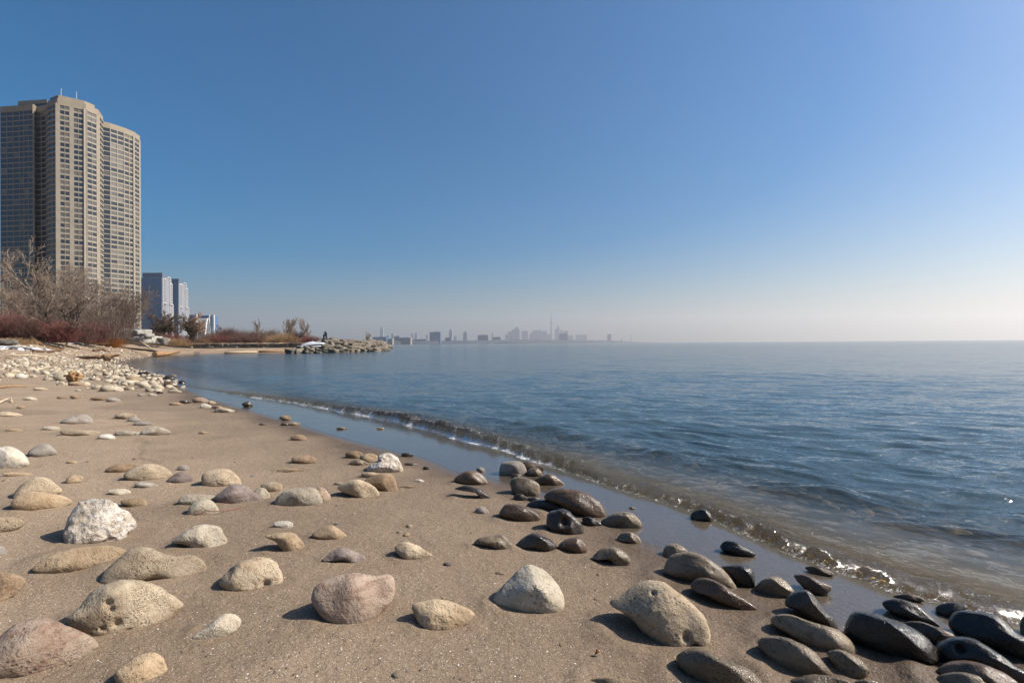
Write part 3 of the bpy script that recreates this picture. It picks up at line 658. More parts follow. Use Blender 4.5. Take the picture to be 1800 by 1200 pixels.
# sum of crossing wavelets running toward the shore
rw_ = np.random.default_rng(5); sea = np.zeros_like(Xf)
wx = Xf+.35*vnoise(Xf*.6, Yf*.6, 0*Xf, 61)+.12*vnoise(Xf*2.1, Yf*2.1, 0*Xf, 62); wy = Yf+.35*vnoise(Xf*.6, Yf*.6, 0*Xf, 63)+.12*vnoise(Xf*2.1, Yf*2.1, 0*Xf, 64)
dr = np.interp(rf, rw[:-1], np.diff(rw))
gust = .75+.35*fbm(Xf*.12, Yf*.05, 0*Xf, 3, 71)
for k in range(46):
    lam = .072*(1.095**k)
    if lam > 3.0: lam = .2+rw_.random()*1.0
    a = math.radians(rw_.normal(0, 11 if lam < .3 else 16))+math.radians(float(np.interp(lam, [.1, .25, .6, 1.5], [36, 27, 17, 13]))); kx, ky = math.sin(a)*2*math.pi/lam, math.cos(a)*2*math.pi/lam
    ph = rw_.random()*6.283; A_ = .0105*min(lam, 1.1)**1.0*(.6+.8*rw_.random())*float(np.interp(lam, [.07, .1, .2, .45, .8, 1.5], [1.1, 1.5, 1.25, 1.25, .6, .35]))
    att = sstep(lam/2.2, lam/5.0, dr)
    q = np.sin(kx*wx+ky*wy+ph)
    sea += A_*att*(q+.22*np.cos(2*(kx*wx+ky*wy+ph)))
sea = sea*(.66+.42*sstep(14, 7, rf))*gust*sstep(.15, 1.3, sB)
level = wave+sea
k = sstep(0, .09, sB)
Zw = film*(1-k)+level*k
bay = sB > .3
Zw = np.where(dA > .02, np.minimum(Zw, hbase(Xf, Yf, dA)-.02-.0*dA), Zw)
fs = np.interp(Yf, [0, 2, 3, 4.2, 5.2, 6.3, 8.5, 11, 14], [.3, .45, .35, .3, .5, .85, .75, .6, .2])
fn = fbm(Xf*7, Yf*7, 0*Xf, 3, 81)
foam = np.clip(fs*(np.exp(-((sB-.03)/.035)**2)+.42*np.exp(-((sB-.13)/.08)**2))*(1.0+.35*fn), 0, 1)
silt = np.clip(np.exp(-np.maximum(sB-.1, 0)/.5)*sstep(0, .06, sB), 0, 1)*sstep(0, .04, amp)
turb = .88*sstep(.8, 3.0, -dA)+.12*sstep(3, 9, -dA)
keep = (dA < .35)
f = grid_faces(*sh); kf = keep[f].any(1); f = f[kf]
used = np.zeros(len(Xf), bool); used[f.ravel()] = True; remap = np.cumsum(used)-1
Vw = np.stack([Xf, Yf, Zw], -1)[used]; f = remap[f]

mt = bpy.data.materials.new('lake_water'); mt.use_nodes = True; N = mt.node_tree.nodes; L = mt.node_tree.links; N.clear()
out = N.new('ShaderNodeOutputMaterial'); tc = N.new('ShaderNodeTexCoord'); v = tc.outputs['Object']
def stretched(sx, sy, rot=-.28):
    mp = N.new('ShaderNodeMapping'); mp.inputs['Rotation'].default_value = (0, 0, rot); mp.inputs['Scale'].default_value = (sx, sy, 1)
    L.new(v, mp.inputs['Vector']); return mp.outputs[0]
wv1 = noise(N, L, stretched(1.1, 2.6), 1.0, 3, .6, .4); wv2 = noise(N, L, stretched(5, 11), 1.0, 3, .6, .3); wv3 = noise(N, L, stretched(24, 40), 1.0, 2, .6)
far = attr(N, 'far'); calm = attr(N, 'calm')
b1 = N.new('ShaderNodeBump'); b1.inputs['Distance'].default_value = .22; L.new(wv1, b1.inputs['Height']); L.new(mth(N, L, 'MULTIPLY', far, .2), b1.inputs['Strength'])
b2 = N.new('ShaderNodeBump'); b2.inputs['Distance'].default_value = .05; L.new(wv2, b2.inputs['Height']); L.new(b1.outputs[0], b2.inputs['Normal'])
L.new(mth(N, L, 'MULTIPLY', calm, mr(N, L, far, 0, 1, .6, .26)), b2.inputs['Strength'])
b3 = N.new('ShaderNodeBump'); b3.inputs['Distance'].default_value = .010; L.new(wv3, b3.inputs['Height']); L.new(b2.outputs[0], b3.inputs['Normal'])
L.new(mth(N, L, 'MULTIPLY', calm, .22), b3.inputs['Strength'])
rip = noise(N, L, v, 42, 5, .8, .5); b4 = N.new('ShaderNodeBump'); b4.inputs['Distance'].default_value = .035; L.new(rip, b4.inputs['Height']); L.new(b3.outputs[0], b4.inputs['Normal'])
L.new(attr(N, 'silt'), b4.inputs['Strength'])
nrm = b4.outputs[0]
geo = N.new('ShaderNodeNewGeometry'); fr = N.new('ShaderNodeFresnel'); fr.inputs['IOR'].default_value = 1.333; L.new(nrm, fr.inputs['Normal'])
gl = N.new('ShaderNodeBsdfGlossy'); L.new(mth(N, L, 'ADD', mr(N, L, far, 0, 1, .0, .08), mr(N, L, calm, 0, .5, .14, .025)), gl.inputs['Roughness']); L.new(nrm, gl.inputs['Normal'])
tr = N.new('ShaderNodeBsdfTransparent')
L.new(mixc(N, L, silt_s := attr(N, 'silt'), (.93, .95, .93), (.68, .56, .34)), tr.inputs['Color'])
df = N.new('ShaderNodeBsdfDiffuse'); df.inputs['Color'].default_value = (.058, .10, .13, 1)
ds = N.new('ShaderNodeBsdfDiffuse'); ds.inputs['Color'].default_value = (.075, .05, .02, 1); L.new(nrm, ds.inputs['Normal'])
m1 = N.new('ShaderNodeMixShader'); L.new(attr(N, 'turb'), m1.inputs[0]); L.new(tr.outputs[0], m1.inputs[1]); L.new(df.outputs[0], m1.inputs[2])
m2 = N.new('ShaderNodeMixShader'); L.new(mth(N, L, 'MULTIPLY', silt_s, .20), m2.inputs[0]); L.new(m1.outputs[0], m2.inputs[1]); L.new(ds.outputs[0], m2.inputs[2])
m3 = N.new('ShaderNodeMixShader'); L.new(mth(N, L, 'MULTIPLY', fr.outputs[0], mth(N, L, 'SUBTRACT', 1.0, geo.outputs['Backfacing'])), m3.inputs[0]); L.new(m2.outputs[0], m3.inputs[1]); L.new(gl.outputs[0], m3.inputs[2])
fo = N.new('ShaderNodeBsdfDiffuse'); fo.inputs['Color'].default_value = (.88, .88, .87, 1); L.new(nrm, fo.inputs['Normal'])
fnz = mth(N, L, 'ADD', mth(N, L, 'MULTIPLY', noise(N, L, v, 38, 5, .85), .65), mth(N, L, 'MULTIPLY', noise(N, L, v, 150, 2, .7), .35))
ff = mth(N, L, 'MULTIPLY', mr(N, L, mth(N, L, 'ADD', attr(N, 'foam'), mth(N, L, 'MULTIPLY', mth(N, L, 'SUBTRACT', fnz, .5), 5.0)), .58, .80), mr(N, L, attr(N, 'foam'), .02, .25))
m4 = N.new('ShaderNodeMixShader'); L.new(ff, m4.inputs[0]); L.new(m3.outputs[0], m4.inputs[1]); L.new(fo.outputs[0], m4.inputs[2])
L.new(m4.outputs[0], out.inputs['Surface'])
M['water'] = mt
farA = sstep(4, 26, rf); calmA = sstep(.15, 1.6, sB)*(1-.0*farA)+.05*(sB < .15)
lake = mesh_obj('lake_water', Vw, f, M['water'], smooth=True, attrs={'far': farA[used], 'calm': calmA[used], 'silt': silt[used], 'turb': turb[used], 'foam': foam[used]})
lake['kind'] = 'structure'
del X, Y, r_, t_, wx, wy, sea, level

# ------------------------------------------------------------------ traced stones
def build_stone(s, ft, w, hh, idx):
    label, mat, pts, T, apex, rough, sink = s
    P = np.array(pts, float); pxw = P[:, 0].max()-P[:, 0].min(); pxh = P[:, 1].max()-P[:, 1].min()
    nphi = int(np.clip((pxw+pxh)*1.1, 26, 260)); nth = max(12, nphi//2)
    O = smooth_closed(pts, nphi); cy0 = O[:, 1].mean(); O[:, 1] = np.where(O[:, 1] > cy0, cy0+(O[:, 1]-cy0)*1.10, O[:, 1])
    c = O.mean(0); v = ray(c[0], c[1])
    # depth axis: the view ray, eased toward the horizontal so the stone stands rather than leans
    nrm = Vector((v.x, v.y, v.z*.95)).normalized()
    Tl = T*.5*math.sqrt(w*hh)*1.2
    foot = Vector(ft); C0 = foot+nrm*(Tl*(.42+sink))
    def onplane(px, py):
        d = ray(px, py); t = (C0-Vector((0, 0, CAMZ))).dot(nrm)/d.dot(nrm); return Vector((0, 0, CAMZ))+d*t
    Ow = np.array([tuple(onplane(*q)) for q in O]); cw = Ow.mean(0)
    aw = np.array(onplane(*apex)) if apex else cw
    aw = cw+(aw-cw)*.75
    th_ = np.linspace(0, math.pi, nth); rho = np.sin(th_)**.92; dep = np.cos(th_)
    front = dep > 0
    dz = np.where(front, np.sign(dep)*abs(dep)**.85, dep)*Tl
    n3 = np.array(nrm); V = []
    low = np.clip((cw[2]-Ow[:, 2])/(max(cw[2]-Ow[:, 2].min(), 1e-4)), 0, 1)
    ctr = np.where(front[:, None], aw[None, :], cw[None, :])
    V = ctr[:, None, :]*(1-rho)[:, None, None]+Ow[None, :, :]*rho[:, None, None]
    dd = dz[:, None]*np.ones((1, nphi))
    dd = dd*np.where(dd > 0, 1-.3*(low[None, :]**1.5)*rho[:, None], 1)
    V = V-n3[None, None, :]*dd[:, :, None]
    V = V.reshape(-1, 3)
    sz = math.sqrt(w*hh); D_ = V-cw; ln = np.linalg.norm(D_, axis=1)+1e-6; U = D_/ln[:, None]
    q = V/sz; o = idx*3.7
    disp = rough*sz*(.55*fbm(q[:, 0]*1.5+o, q[:, 1]*1.5, q[:, 2]*1.5, 3, 3)+.30*fbm(q[:, 0]*5+o, q[:, 1]*5, q[:, 2]*5, 3, 7))
    if mat == 'crust': disp += sz*.018*(1-2*abs(vnoise(q[:, 0]*9+o, q[:, 1]*9, q[:, 2]*9, 3)))
    if pxw > 60:
        n4 = fbm(q[:, 0]*14+o, q[:, 1]*14, q[:, 2]*14, 3, 13); disp += sz*.004*n4
    # a few real hollows in the pitted kinds
    if mat in ('tanpit', 'crust', 'damp', 'wetdark') and pxw > 45:
        rg = np.random.default_rng(idx+100)
        for k in range(10 if mat != 'wetdark' else 5):
            u = rg.normal(size=3); u /= np.linalg.norm(u); u = u if u[1] < .2 else -u
            pc = cw+u*sz*.42; j = np.argmin(((V-pc)**2).sum(1)); rad = sz*(.018+.035*rg.random()**2)
            disp -= rad*.8*np.exp(-(((V-V[j])**2).sum(1))/(rad*rad)*1.4)
    V = V+U*disp[:, None]
    rgf = np.random.default_rng(idx*7+5); wgt = (1-np.repeat(rho, nphi)**5)[:, None]
    for k in range(4):                       # worn planes
        nv = (-n3*.9+rgf.normal(size=3)*.75+np.array([0, 0, .35])) if k > 1 else (-n3*.5+np.array([(-1, 1)[k]*.8, 0, .3])+rgf.normal(size=3)*.22); nv /= np.linalg.norm(nv); dd_ = (V-cw)@nv; lim = dd_.max()*((.5 if k < 2 else .62)+.25*rgf.random()); w5 = dd_.max()*(.10+.10*rgf.random())
        ex = w5*np.log1p(np.exp(np.clip((dd_-lim)/w5, -20, 20)))*(.8 if k < 2 else .55); V = V-nv[None, :]*ex[:, None]*wgt
    F = []
    i = np.arange(nth-1)[:, None]*nphi+np.arange(nphi)[None, :]; j = np.arange(nth-1)[:, None]*nphi+((np.arange(nphi)+1) % nphi)[None, :]
    Fq = np.stack([i, i+nphi, j+nphi, j], -1).reshape(-1, 4)
    a0, b0, c0 = V[Fq[:, 0]]-cw, V[Fq[:, 1]]-cw, V[Fq[:, 2]]-cw
    if (a0*np.cross(b0, c0)).sum() < 0: Fq = Fq[:, ::-1].copy()
    o_ = mesh_obj('stone', V, Fq, M[mat], loc=tuple(ft), smooth=True)
    big = pxw > 75
    o_.name = 'boulder' if big else 'stone'; o_.data.name = o_.name
    tag(o_, label, 'boulder' if big else 'stone')
    return o_
for i, (s, ft, w, hh) in enumerate(STONES): build_stone(s, ft, w, hh, i)
# the four holes of the big tan boulder are real cups: dark by shade, pressed into the mesh above by build_holes
def build_holes(o, pix, rad_px):
    co = np.zeros(len(o.data.vertices)*3, dtype=np.float32); o.data.vertices.foreach_get('co', co); co = co.reshape(-1, 3).astype(float)
    loc = np.array(o.location); Wd = co+loc
    for (px, py), rp in zip(pix, rad_px):
        d = np.array(ray(px, py)); P0 = np.array([0, 0, CAMZ]); rel = Wd-P0; t = rel@d; off = np.linalg.norm(rel-t[:, None]*d, axis=1)
        cand = np.where(off < .012, t, 1e9); j = int(np.argmin(cand)); rad = rp*Wd[j][1]/FPX
        dist2 = ((Wd-Wd[j])**2).sum(1); Wd += d[None, :]*(rad*1.5*np.exp(-dist2/(rad*rad)*1.2))[:, None]
    o.data.vertices.foreach_set('co', (Wd-loc).astype(np.float32).ravel()); o.data.update()
for o in list(COL.objects):
    lb = o.get('label', '')
    if lb.startswith('big tan boulder with four'): build_holes(o, [(183, 1063), (193, 1077), (204, 1101), (177, 1110)], [7, 5, 7, 5])
    if lb.startswith('round tan stone with a hollow'): build_holes(o, [(469, 1030)], [7])
    if lb.startswith('long blue-black stone with a dimple'): build_holes(o, [(1681, 1135)], [8])
    if lb.startswith('largest pitted boulder'): build_holes(o, [(1146, 1037), (1210, 1124)], [5, 8])
    if lb.startswith('lumpy hollowed dark'): build_holes(o, [(990, 915)], [9])
# ------------------------------------------------------------------ generic lumps
import bmesh
def ico(sub):
    bm = bmesh.new(); bmesh.ops.create_icosphere(bm, subdivisions=sub, radius=1.0)
    V = np.array([v.co[:] for v in bm.verts]); F = np.array([[v.index for v in f.verts] for f in bm.faces]); bm.free(); return V, F
ICO = {k: ico(k) for k in (2, 3, 4, 5)}
def lump(sub, seed, flat=.6, ang=.25, planes=4, rough=.12):
    V, F = ICO[sub]; V = V.copy(); rg = np.random.default_rng(seed)
    V = V*np.array([1, .65+.35*rg.random(), flat*(.7+.5*rg.random())])
    for k in range(planes):
        n = rg.normal(size=3); n /= np.linalg.norm(n); lim = (.55+.35*rg.random())*np.abs(V@n).max(); d = V@n
        ex = np.maximum(0, d-lim); V = V-n[None, :]*(ex*(1-ang))[:, None]
    V = V*(1+rough*fbm(V[:, 0]*1.6+seed, V[:, 1]*1.6, V[:, 2]*1.6, 3, seed))[:, None]
    return V, F
# ------------------------------------------------------------------ the cobble bank along the left shore
zone_px = [(-40, 672), (0, 670), (45, 665), (85, 672), (115, 690), (150, 690), (215, 694), (262, 690), (322, 688), (335, 682), (300, 668), (256, 654), (222, 645), (209, 638), (222, 632), (262, 628.5)]
ZW = np.vstack([hit_many(zone_px)[:, :2], [(-44, 62), (-66, 64), (-66, 60)]])
rgc = np.random.default_rng(77)
def cobble_pts(n, poly):
    lo, hi = poly.min(0), poly.max(0); x = lo[0]+(hi[0]-lo[0])*rgc.random(n); y = lo[1]+(hi[1]-lo[1])*rgc.random(n)
    k = inpoly(x, y, poly); return x[k], y[k]
cx_, cy_ = cobble_pts(26000, ZW)
near_w = 1/(1+(cy_/26)**2)
k = rgc.random(len(cx_)) < .35+.65*near_w
cx_, cy_ = cx_[k], cy_[k]
cd = shore_d(cx_, cy_); size = np.exp(rgc.normal(-2.15, .42, len(cx_))); size = np.clip(size, .05, .36)*np.clip(1.25-.012*cy_, .75, 1.1)
# thinner toward the bare sand on the near side
zd = polydist(cx_, cy_, ZW[:9]); k = rgc.random(len(cx_)) < np.clip(.18+zd/2.2, 0, 1)
k &= ~((rgc.random(len(cx_)) < .65) & (cd > 9))
cx_, cy_, cd, size = cx_[k], cy_[k], cd[k], size[k]
# a few strays on the sand and submerged ones by the bank end
ch = np.maximum(hbase(cx_, cy_, cd), -.25)
vis = size/np.hypot(cx_, cy_)
ang_ok = abs(np.arctan2(cx_, cy_)) < R(46.2)
order = np.argsort(-np.where(ang_ok, vis, vis*.2))
NIND = 150
protos = []
for kk in range(12):
    V, F = lump(3, 200+kk, .62, .3, 5, .10)
    me = bpy.data.meshes.new('cobble'); me.from_pydata(V.tolist(), [], F.tolist()); me.polygons.foreach_set('use_smooth', np.ones(len(me.polygons), bool))
    me.materials.append(M['cobble']); protos.append(me)
root_c = hit_many([(128, 662)])[0]; plank_c = hit_many([(180, 630)])[0]
for n_, i in enumerate(order[:NIND]):
    o = bpy.data.objects.new('cobble', protos[n_ % 12]); COL.objects.link(o)
    s_ = size[i]; o.location = (cx_[i], cy_[i], ch[i]+s_*.12); o.scale = (s_*.62,)*3
    o.rotation_euler = (rgc.normal(0, .2), rgc.normal(0, .2), rgc.random()*6.28)
    dr_ = math.hypot(cx_[i]-root_c[0], cy_[i]-root_c[1])
    if dr_ < 1.6: lb, g = 'pale cobble lying close around the driftwood root on the left bank', 'cobbles around the driftwood root'
    elif cd[i] < 1.5: lb, g = 'cobble at the water line of the left bank', 'cobbles along the water line'
    elif cx_[i] < root_c[0]-2.2: lb, g = 'cream or grey cobble at the near left of the stone bank', 'cobbles at the near left of the bank'
    else: lb, g = 'cream or grey cobble in the thick of the stone bank', 'cobbles in the thick of the bank'
    tag(o, lb, 'cobble', g)
Vs, Fs, off = [], [], 0
lows = [lump(2, 400+kk, .6, .3, 4, .12) for kk in range(20)]
rest = order[NIND:]
rest = rest[vis[rest] > .0016]
for n_, i in enumerate(rest):
    V, F = lows[n_ % 20]; a = rgc.random()*6.28; c, s_ = math.cos(a), math.sin(a); q = size[i]*.62
    W = np.stack([(V[:, 0]*c-V[:, 1]*s_)*q+cx_[i], (V[:, 0]*s_+V[:, 1]*c)*q+cy_[i], V[:, 2]*q*1.1+ch[i]+size[i]*.1], -1)
    Vs.append(W); Fs.append(F+off); off += len(V)
mt, N, L, P = nt('cobble_field')
gi = N.new('ShaderNodeNewGeometry'); rp = gi.outputs['Random Per Island']
cr = N.new('ShaderNodeValToRGB'); L.new(rp, cr.inputs[0]); e = cr.color_ramp.elements
e[0].color = (.15, .12, .09, 1); e[1].color = (.52, .47, .39, 1); e[1].position = 1.0
for p_, c_ in ((.12, (.24, .17, .11, 1)), (.3, (.36, .29, .20, 1)), (.55, (.40, .35, .28, 1)), (.8, (.45, .38, .28, 1))):
    q = cr.color_ramp.elements.new(p_); q.color = c_
tc = N.new('ShaderNodeTexCoord'); hv = N.new('ShaderNodeHueSaturation'); L.new(cr.outputs[0], hv.inputs['Color'])
L.new(mr(N, L, noise(N, L, tc.outputs['Object'], 14, 5, .7), .3, .7, .7, 1.2), hv.inputs['Value']); L.new(hv.outputs[0], P.inputs['Base Color'])
P.inputs['Roughness'].default_value = .85; L.new(bump(N, L, noise(N, L, tc.outputs['Object'], 30, 4), .6, .02), P.inputs['Normal'])
M['cobble_field'] = mt
cf = mesh_obj('cobble_bank', np.vstack(Vs), np.vstack(Fs), mt, smooth=True); tag(cf, 'bank of small cream and grey cobbles running along the left shore', 'cobbles', kind='stuff')
print('cobbles', len(order), 'rest', len(rest))
# pebbles under the shallow water
def scatter_sub(n, name, label, fn, szr, mat, seed, kind='stuff', cat='pebbles'):
    rg = np.random.default_rng(seed); Vs, Fs, off = [], [], 0
    for q in fn(rg, n):
        V, F = lows[rg.integers(20)]; s_ = szr[0]+(szr[1]-szr[0])*rg.random()**2; a = rg.random()*6.28; c, s2 = math.cos(a), math.sin(a)
        Vs.append(np.stack([(V[:, 0]*c-V[:, 1]*s2)*s_+q[0], (V[:, 0]*s2+V[:, 1]*c)*s_+q[1], V[:, 2]*s_*.8+q[2]], -1)); Fs.append(F+off); off += len(V)
    o = mesh_obj(name, np.vstack(Vs), np.vstack(Fs), mat, smooth=True); tag(o, label, cat, kind=kind); return o
def under(rg, n):
    x = rg.random(n*8)*12-3; y = rg.random(n*8)*10+.5; d = shore_d(x, y); k = (d < -1.9) & (d > -5); x, y, d = x[k][:n], y[k][:n], d[k][:n]
    return np.stack([x, y, hbase(x, y, d)-.01], -1)
Mbed = simple('lake_bed_pebbles', (.26, .18, .10), .8, .5, 9)
scatter_sub(900, 'submerged_pebbles', 'tan pebbles on the lake bed seen through the shallow water', under, (.02, .10), Mbed, 5)
# ------------------------------------------------------------------ shell bits and grit on the near sand
CL = hit_many([(660, 1165), (900, 1130), (1070, 1150), (1120, 1170), (1230, 1075), (1500, 1120), (60, 1080), (420, 985), (250, 1130), (470, 1080), (860, 1090), (1010, 1010), (560, 1150), (1560, 1190), (300, 900), (1300, 1120)])
def grit(rg, n):
    r = 1.0+7*rg.random(n*2)**1.6; t = (rg.random(n*2)-.5)*1.7; x, y = r*np.sin(t), r*np.cos(t); d = shore_d(x, y); k = d > .3; x, y, d = x[k][:n], y[k][:n], d[k][:n]
    h_ = n//3; cl = CL[rg.integers(0, len(CL), h_)]; x[:h_] = cl[:, 0]+rg.normal(0, .16, h_); y[:h_] = cl[:, 1]+rg.normal(0, .11, h_)
    return np.stack([x, y, hbase(x, y)+.0018], -1)
Mshell = simple('shell_fragments', (.70, .66, .60), .5, .2, 50); Mdarkp = simple('dark_grit', (.06, .045, .035), .6, .3, 50)
def grit_obj(n, name, label, szr, mat, seed):
    rg = np.random.default_rng(seed); Vs, Fs = [], []; off = 0
    b = np.array([[1, 0, .1], [.2, .8, 0], [-.8, .4, .2], [-.5, -.7, 0], [.5, -.8, .1], [0, 0, .5]])
    F = np.array([[0, 1, 5], [1, 2, 5], [2, 3, 5], [3, 4, 5], [4, 0, 5]])
    for q in grit(rg, n):
        s_ = szr[0]+(szr[1]-szr[0])*rg.random()**4; a = rg.random()*6.28; c, s2 = math.cos(a), math.sin(a); V = b*s_*(.7+.6*rg.random(3))
        Vs.append(np.stack([V[:, 0]*c-V[:, 1]*s2+q[0], V[:, 0]*s2+V[:, 1]*c+q[1], V[:, 2]+q[2]], -1)); Fs.append(F+off); off += 6
    o = mesh_obj(name, np.vstack(Vs), np.vstack(Fs), mat); tag(o, label, 'grit', kind='stuff')
grit_obj(2400, 'shell_bits', 'tiny white shell fragments strewn over the near sand', (.0010, .0042), Mshell, 3)
grit_obj(1800, 'dark_grit', 'tiny dark grit strewn over the near sand', (.0012, .006), Mdarkp, 4)
# half-buried pebbles between the stones
rgp = np.random.default_rng(63); MATP = ['tan', 'pale', 'grey', 'brown', 'tanpit', 'purple']
pp = [(rgp.random()*1250, 800+rgp.random()**1.3*390) for _ in range(150)]
PH = hit_many(pp); pd = shore_d(PH[:, 0], PH[:, 1]); np_ = 0
pebm = {}
for mk in MATP:
    for q in range(2):
        V, F = lump(3, 700+q+7*MATP.index(mk), .6, .3, 4, .1); me = bpy.data.meshes.new('pebble'); me.from_pydata(V.tolist(), [], F.tolist()); me.polygons.foreach_set('use_smooth', np.ones(len(me.polygons), bool)); me.materials.append(M[mk]); pebm[(mk, q)] = me
for q, d_ in zip(PH, pd):
    if d_ < .5 or np_ >= 85: continue
    if min(abs(q[0]-f_[0])+abs(q[1]-f_[1])-w__*.8 for (_, f_, w__, _h) in STONES) < .03: continue
    mk = MATP[rgp.integers(len(MATP))]; o = bpy.data.objects.new('pebble', pebm[(mk, int(rgp.integers(2)))]); COL.objects.link(o); s_ = .006+.014*rgp.random()**2
    o.location = (q[0], q[1], q[2]+s_*.05); o.scale = (s_*1.3, s_*1.1, s_); o.rotation_euler = (0, 0, rgp.random()*6.28); np_ += 1
    lb = ('tiny pebble set in the sand among the nearest big boulders', 'pebbles among the nearest boulders') if q[1] < 2.6 else ('tiny pebble set in the open sand behind the nearest boulders', 'pebbles in the open sand')
    tag(o, lb[0], 'pebble', lb[1])
# twig, leaf
def on_ground(px, py, up=0.0):
    q = hit_many([(px, py)])[0]; return Vector((q[0], q[1], q[2]+up))
def stick(name, label, cat, pix, rad, mat, lift=0.0, k=7, branches=()):
    pts = [on_ground(a, b, lift+(c[0] if c else 0)) for a, b, *c in pix]
    mb = MB(); n = len(pts); rs = [rad*(1-.5*i/(n-1)) for i in range(n)]
    mb.tube(pts, rs, k)
    for br in branches: mb.tube([on_ground(a, b, lift+(c[0] if c else 0)) for a, b, *c in br], [rad*.5]*len(br), 5)
    o = mb.build(name, mat, loc=tuple(pts[0]), smooth=True); tag(o, label, cat); return o
stick('twig', 'thin reddish twig lying across the small pale domed stone', 'twig', [(331, 907), (352, 906, .012), (362, 905, .03), (385, 903, .02), (406, 898, .008), (425, 893, .004)], .0035, M['twig'])
stick('twig', 'short red-brown forked twig left of the small pale domed stone', 'twig', [(300, 885), (309, 886), (318, 889)], .003, M['twig'], .002, branches=[[(309, 886), (312, 881, .004)]])
stick('twig', 'short dark twig beside the brown stone at the left edge', 'twig', [(51, 1026, .004), (60, 1021, .008), (73, 1021, .003)], .004, M['wooddark'], .002)
lf = on_ground(1051, 1153, .004)
mb = MB(); mb.add([lf+Vector(q)*.014 for q in ((-1, 0, 0), (-.3, -.5, .7), (.5, -.3, .9), (.9, .2, .3), (.2, .6, 1.3), (-.6, .5, .6), (-.2, 0, 1.8))], [(0, 1, 6), (1, 2, 6), (2, 3, 4), (2, 4, 6), (4, 5, 6), (5, 0, 6)])
tag(mb.build('dry_leaf', M['leaf'], loc=tuple(lf)), 'small curled brown leaf alone on the sand near the bottom edge', 'leaf')
# driftwood
stick('driftwood_stick', 'long thin bare stick on the sand at the left edge', 'driftwood', [(-10, 683), (20, 681, .02), (48, 680)], .03, M['wood'], .02)
stick('driftwood_stick', 'short pale stick with an orange end at the left edge', 'driftwood', [(-8, 712), (8, 707, .03), (19, 704, .05)], .022, M['woodpale'], .015, branches=[[(19, 704, .05), (21, 708)]])
stick('driftwood_log', 'thin dead branch sticking up out of the cobbles at the left', 'driftwood', [(46, 596, .5), (60, 603, .25), (75, 608), (105, 615)], .12, M['wood'], .05, branches=[[(60, 603, .2), (66, 606, 0)]])
stick('driftwood_log', 'dark curved branch lying on the bank beside the snow strip', 'driftwood', [(60, 619), (85, 620), (105, 618), (118, 612, .35)], .13, M['wooddark'], .08)
pq = [at_depth(246, 600.5, 61), at_depth(255, 606, 59), at_depth(264, 611.5, 57)]; mb = MB(); mb.tube(pq, [.13, .12, .09], 7)
tag(mb.build('driftwood_log', M['woodpale'], loc=tuple(pq[0]), smooth=True), 'pale straight pole leaning toward the beach below the limestone slabs', 'driftwood')
stick('driftwood_log', 'short dark broken branch above the flat rusty wood', 'driftwood', [(165, 618), (178, 617, .15), (192, 620)], .14, M['wooddark'], .08)
stick('driftwood_log', 'bleached stick lying among the near cobbles', 'driftwood', [(62, 654), (80, 650, .05), (98, 647)], .045, M['woodpale'], .06)
stick('driftwood_log', 'thin bleached stick far left on the cobbles', 'driftwood', [(10, 628), (60, 630, .1), (100, 632)], .05, M['woodpale'], .1)
stick('driftwood_log', 'long pale log at the water edge before the dark wall', 'driftwood', [(395, 621.3), (420, 620.4), (452, 619.8)], .22, M['woodpale'], .12)
stick('driftwood_log', 'second pale log at the water edge touching the boulders', 'driftwood', [(455, 619.5), (480, 618.6), (508, 618.2)], .18, M['wood'], .12)
stick('driftwood_log', 'orange log pointing up the beach behind the cut round', 'driftwood', [(288, 625.5), (300, 623.3), (316, 620)], .2, M['wood'], .2, k=10)
# a cut log with a dark end
lg = empty('cut_log', tuple(on_ground(279, 626))); tag(lg, 'short thick cut log with a black sawn end at the water edge', 'driftwood')
a, b = on_ground(272, 627.5, .3), on_ground(288, 626, .3)
a -= lg.location; b -= lg.location
dv = (b-a).normalized(); mb = MB(); mb.tube([a, a+(b-a)*.5, b], [.26, .27, .25], 16); mb.build('log', M['wood'], lg, smooth=False)
mb = MB(); mb.tube([a-dv*.02, a+dv*.0], [.22, .24], 16); mb.build('sawn_end', M['wooddark'], lg)
# flat slabs of rusty bark
for (px, py, wpx, lb, mt_) in ((185, 628, 52, 'flat rusty slab of driftwood bark on the cobbles', 'wood'), (150, 631, 48, 'thin dark plank lying left of the rusty bark slab', 'wooddark'), (183, 634, 22, 'dark lump of wet wood below the rusty bark slab', 'wooddark')):
    g = on_ground(px, py, .12); w_ = wpx*g.y/FPX; V, F = lump(4, int(px), .14 if wpx > 30 else .5, .2, 3, .25); V = V*np.array([w_/2, w_*.32 if mt_ == 'wood' else w_*.14, w_*.35 if wpx > 30 else w_*.5])
    o = mesh_obj('driftwood_slab', V+np.array(g), F, M[mt_], loc=tuple(g), smooth=True); tag(o, lb, 'driftwood')
# the driftwood root ball on the sand side of the bank
g = on_ground(130, 672, .14); k_ = g.y/FPX
V, F = lump(5, 909, .9, .3, 3, .30); V = V*np.array([11*k_, 9*k_, 11*k_]); V = V*(1+.16*abs(vnoise(V[:, 0]*16, V[:, 1]*16, V[:, 2]*9, 2)))[:, None]
rt = empty('driftwood_root', tuple(g)); tag(rt, 'knotted brown driftwood root ball throwing a dark shadow on the sand', 'driftwood')
mesh_obj('root_ball', V, F, M['wood'], rt, smooth=True)
mb = MB()
for a_ in np.linspace(0, 6.28, 12)[:-1]:
    e_ = Vector((math.cos(a_)*15*k_, -3*k_+random.uniform(-4, 4)*k_, abs(math.sin(a_))*12*k_+random.uniform(-2, 2)*k_)); mb.tube([Vector((0, 0, 0)), e_*.6+Vector((0, 0, .02)), e_], [4*k_, 2.2*k_, .8*k_], 6)
mb.build('root_stubs', M['wood'], rt, smooth=True)
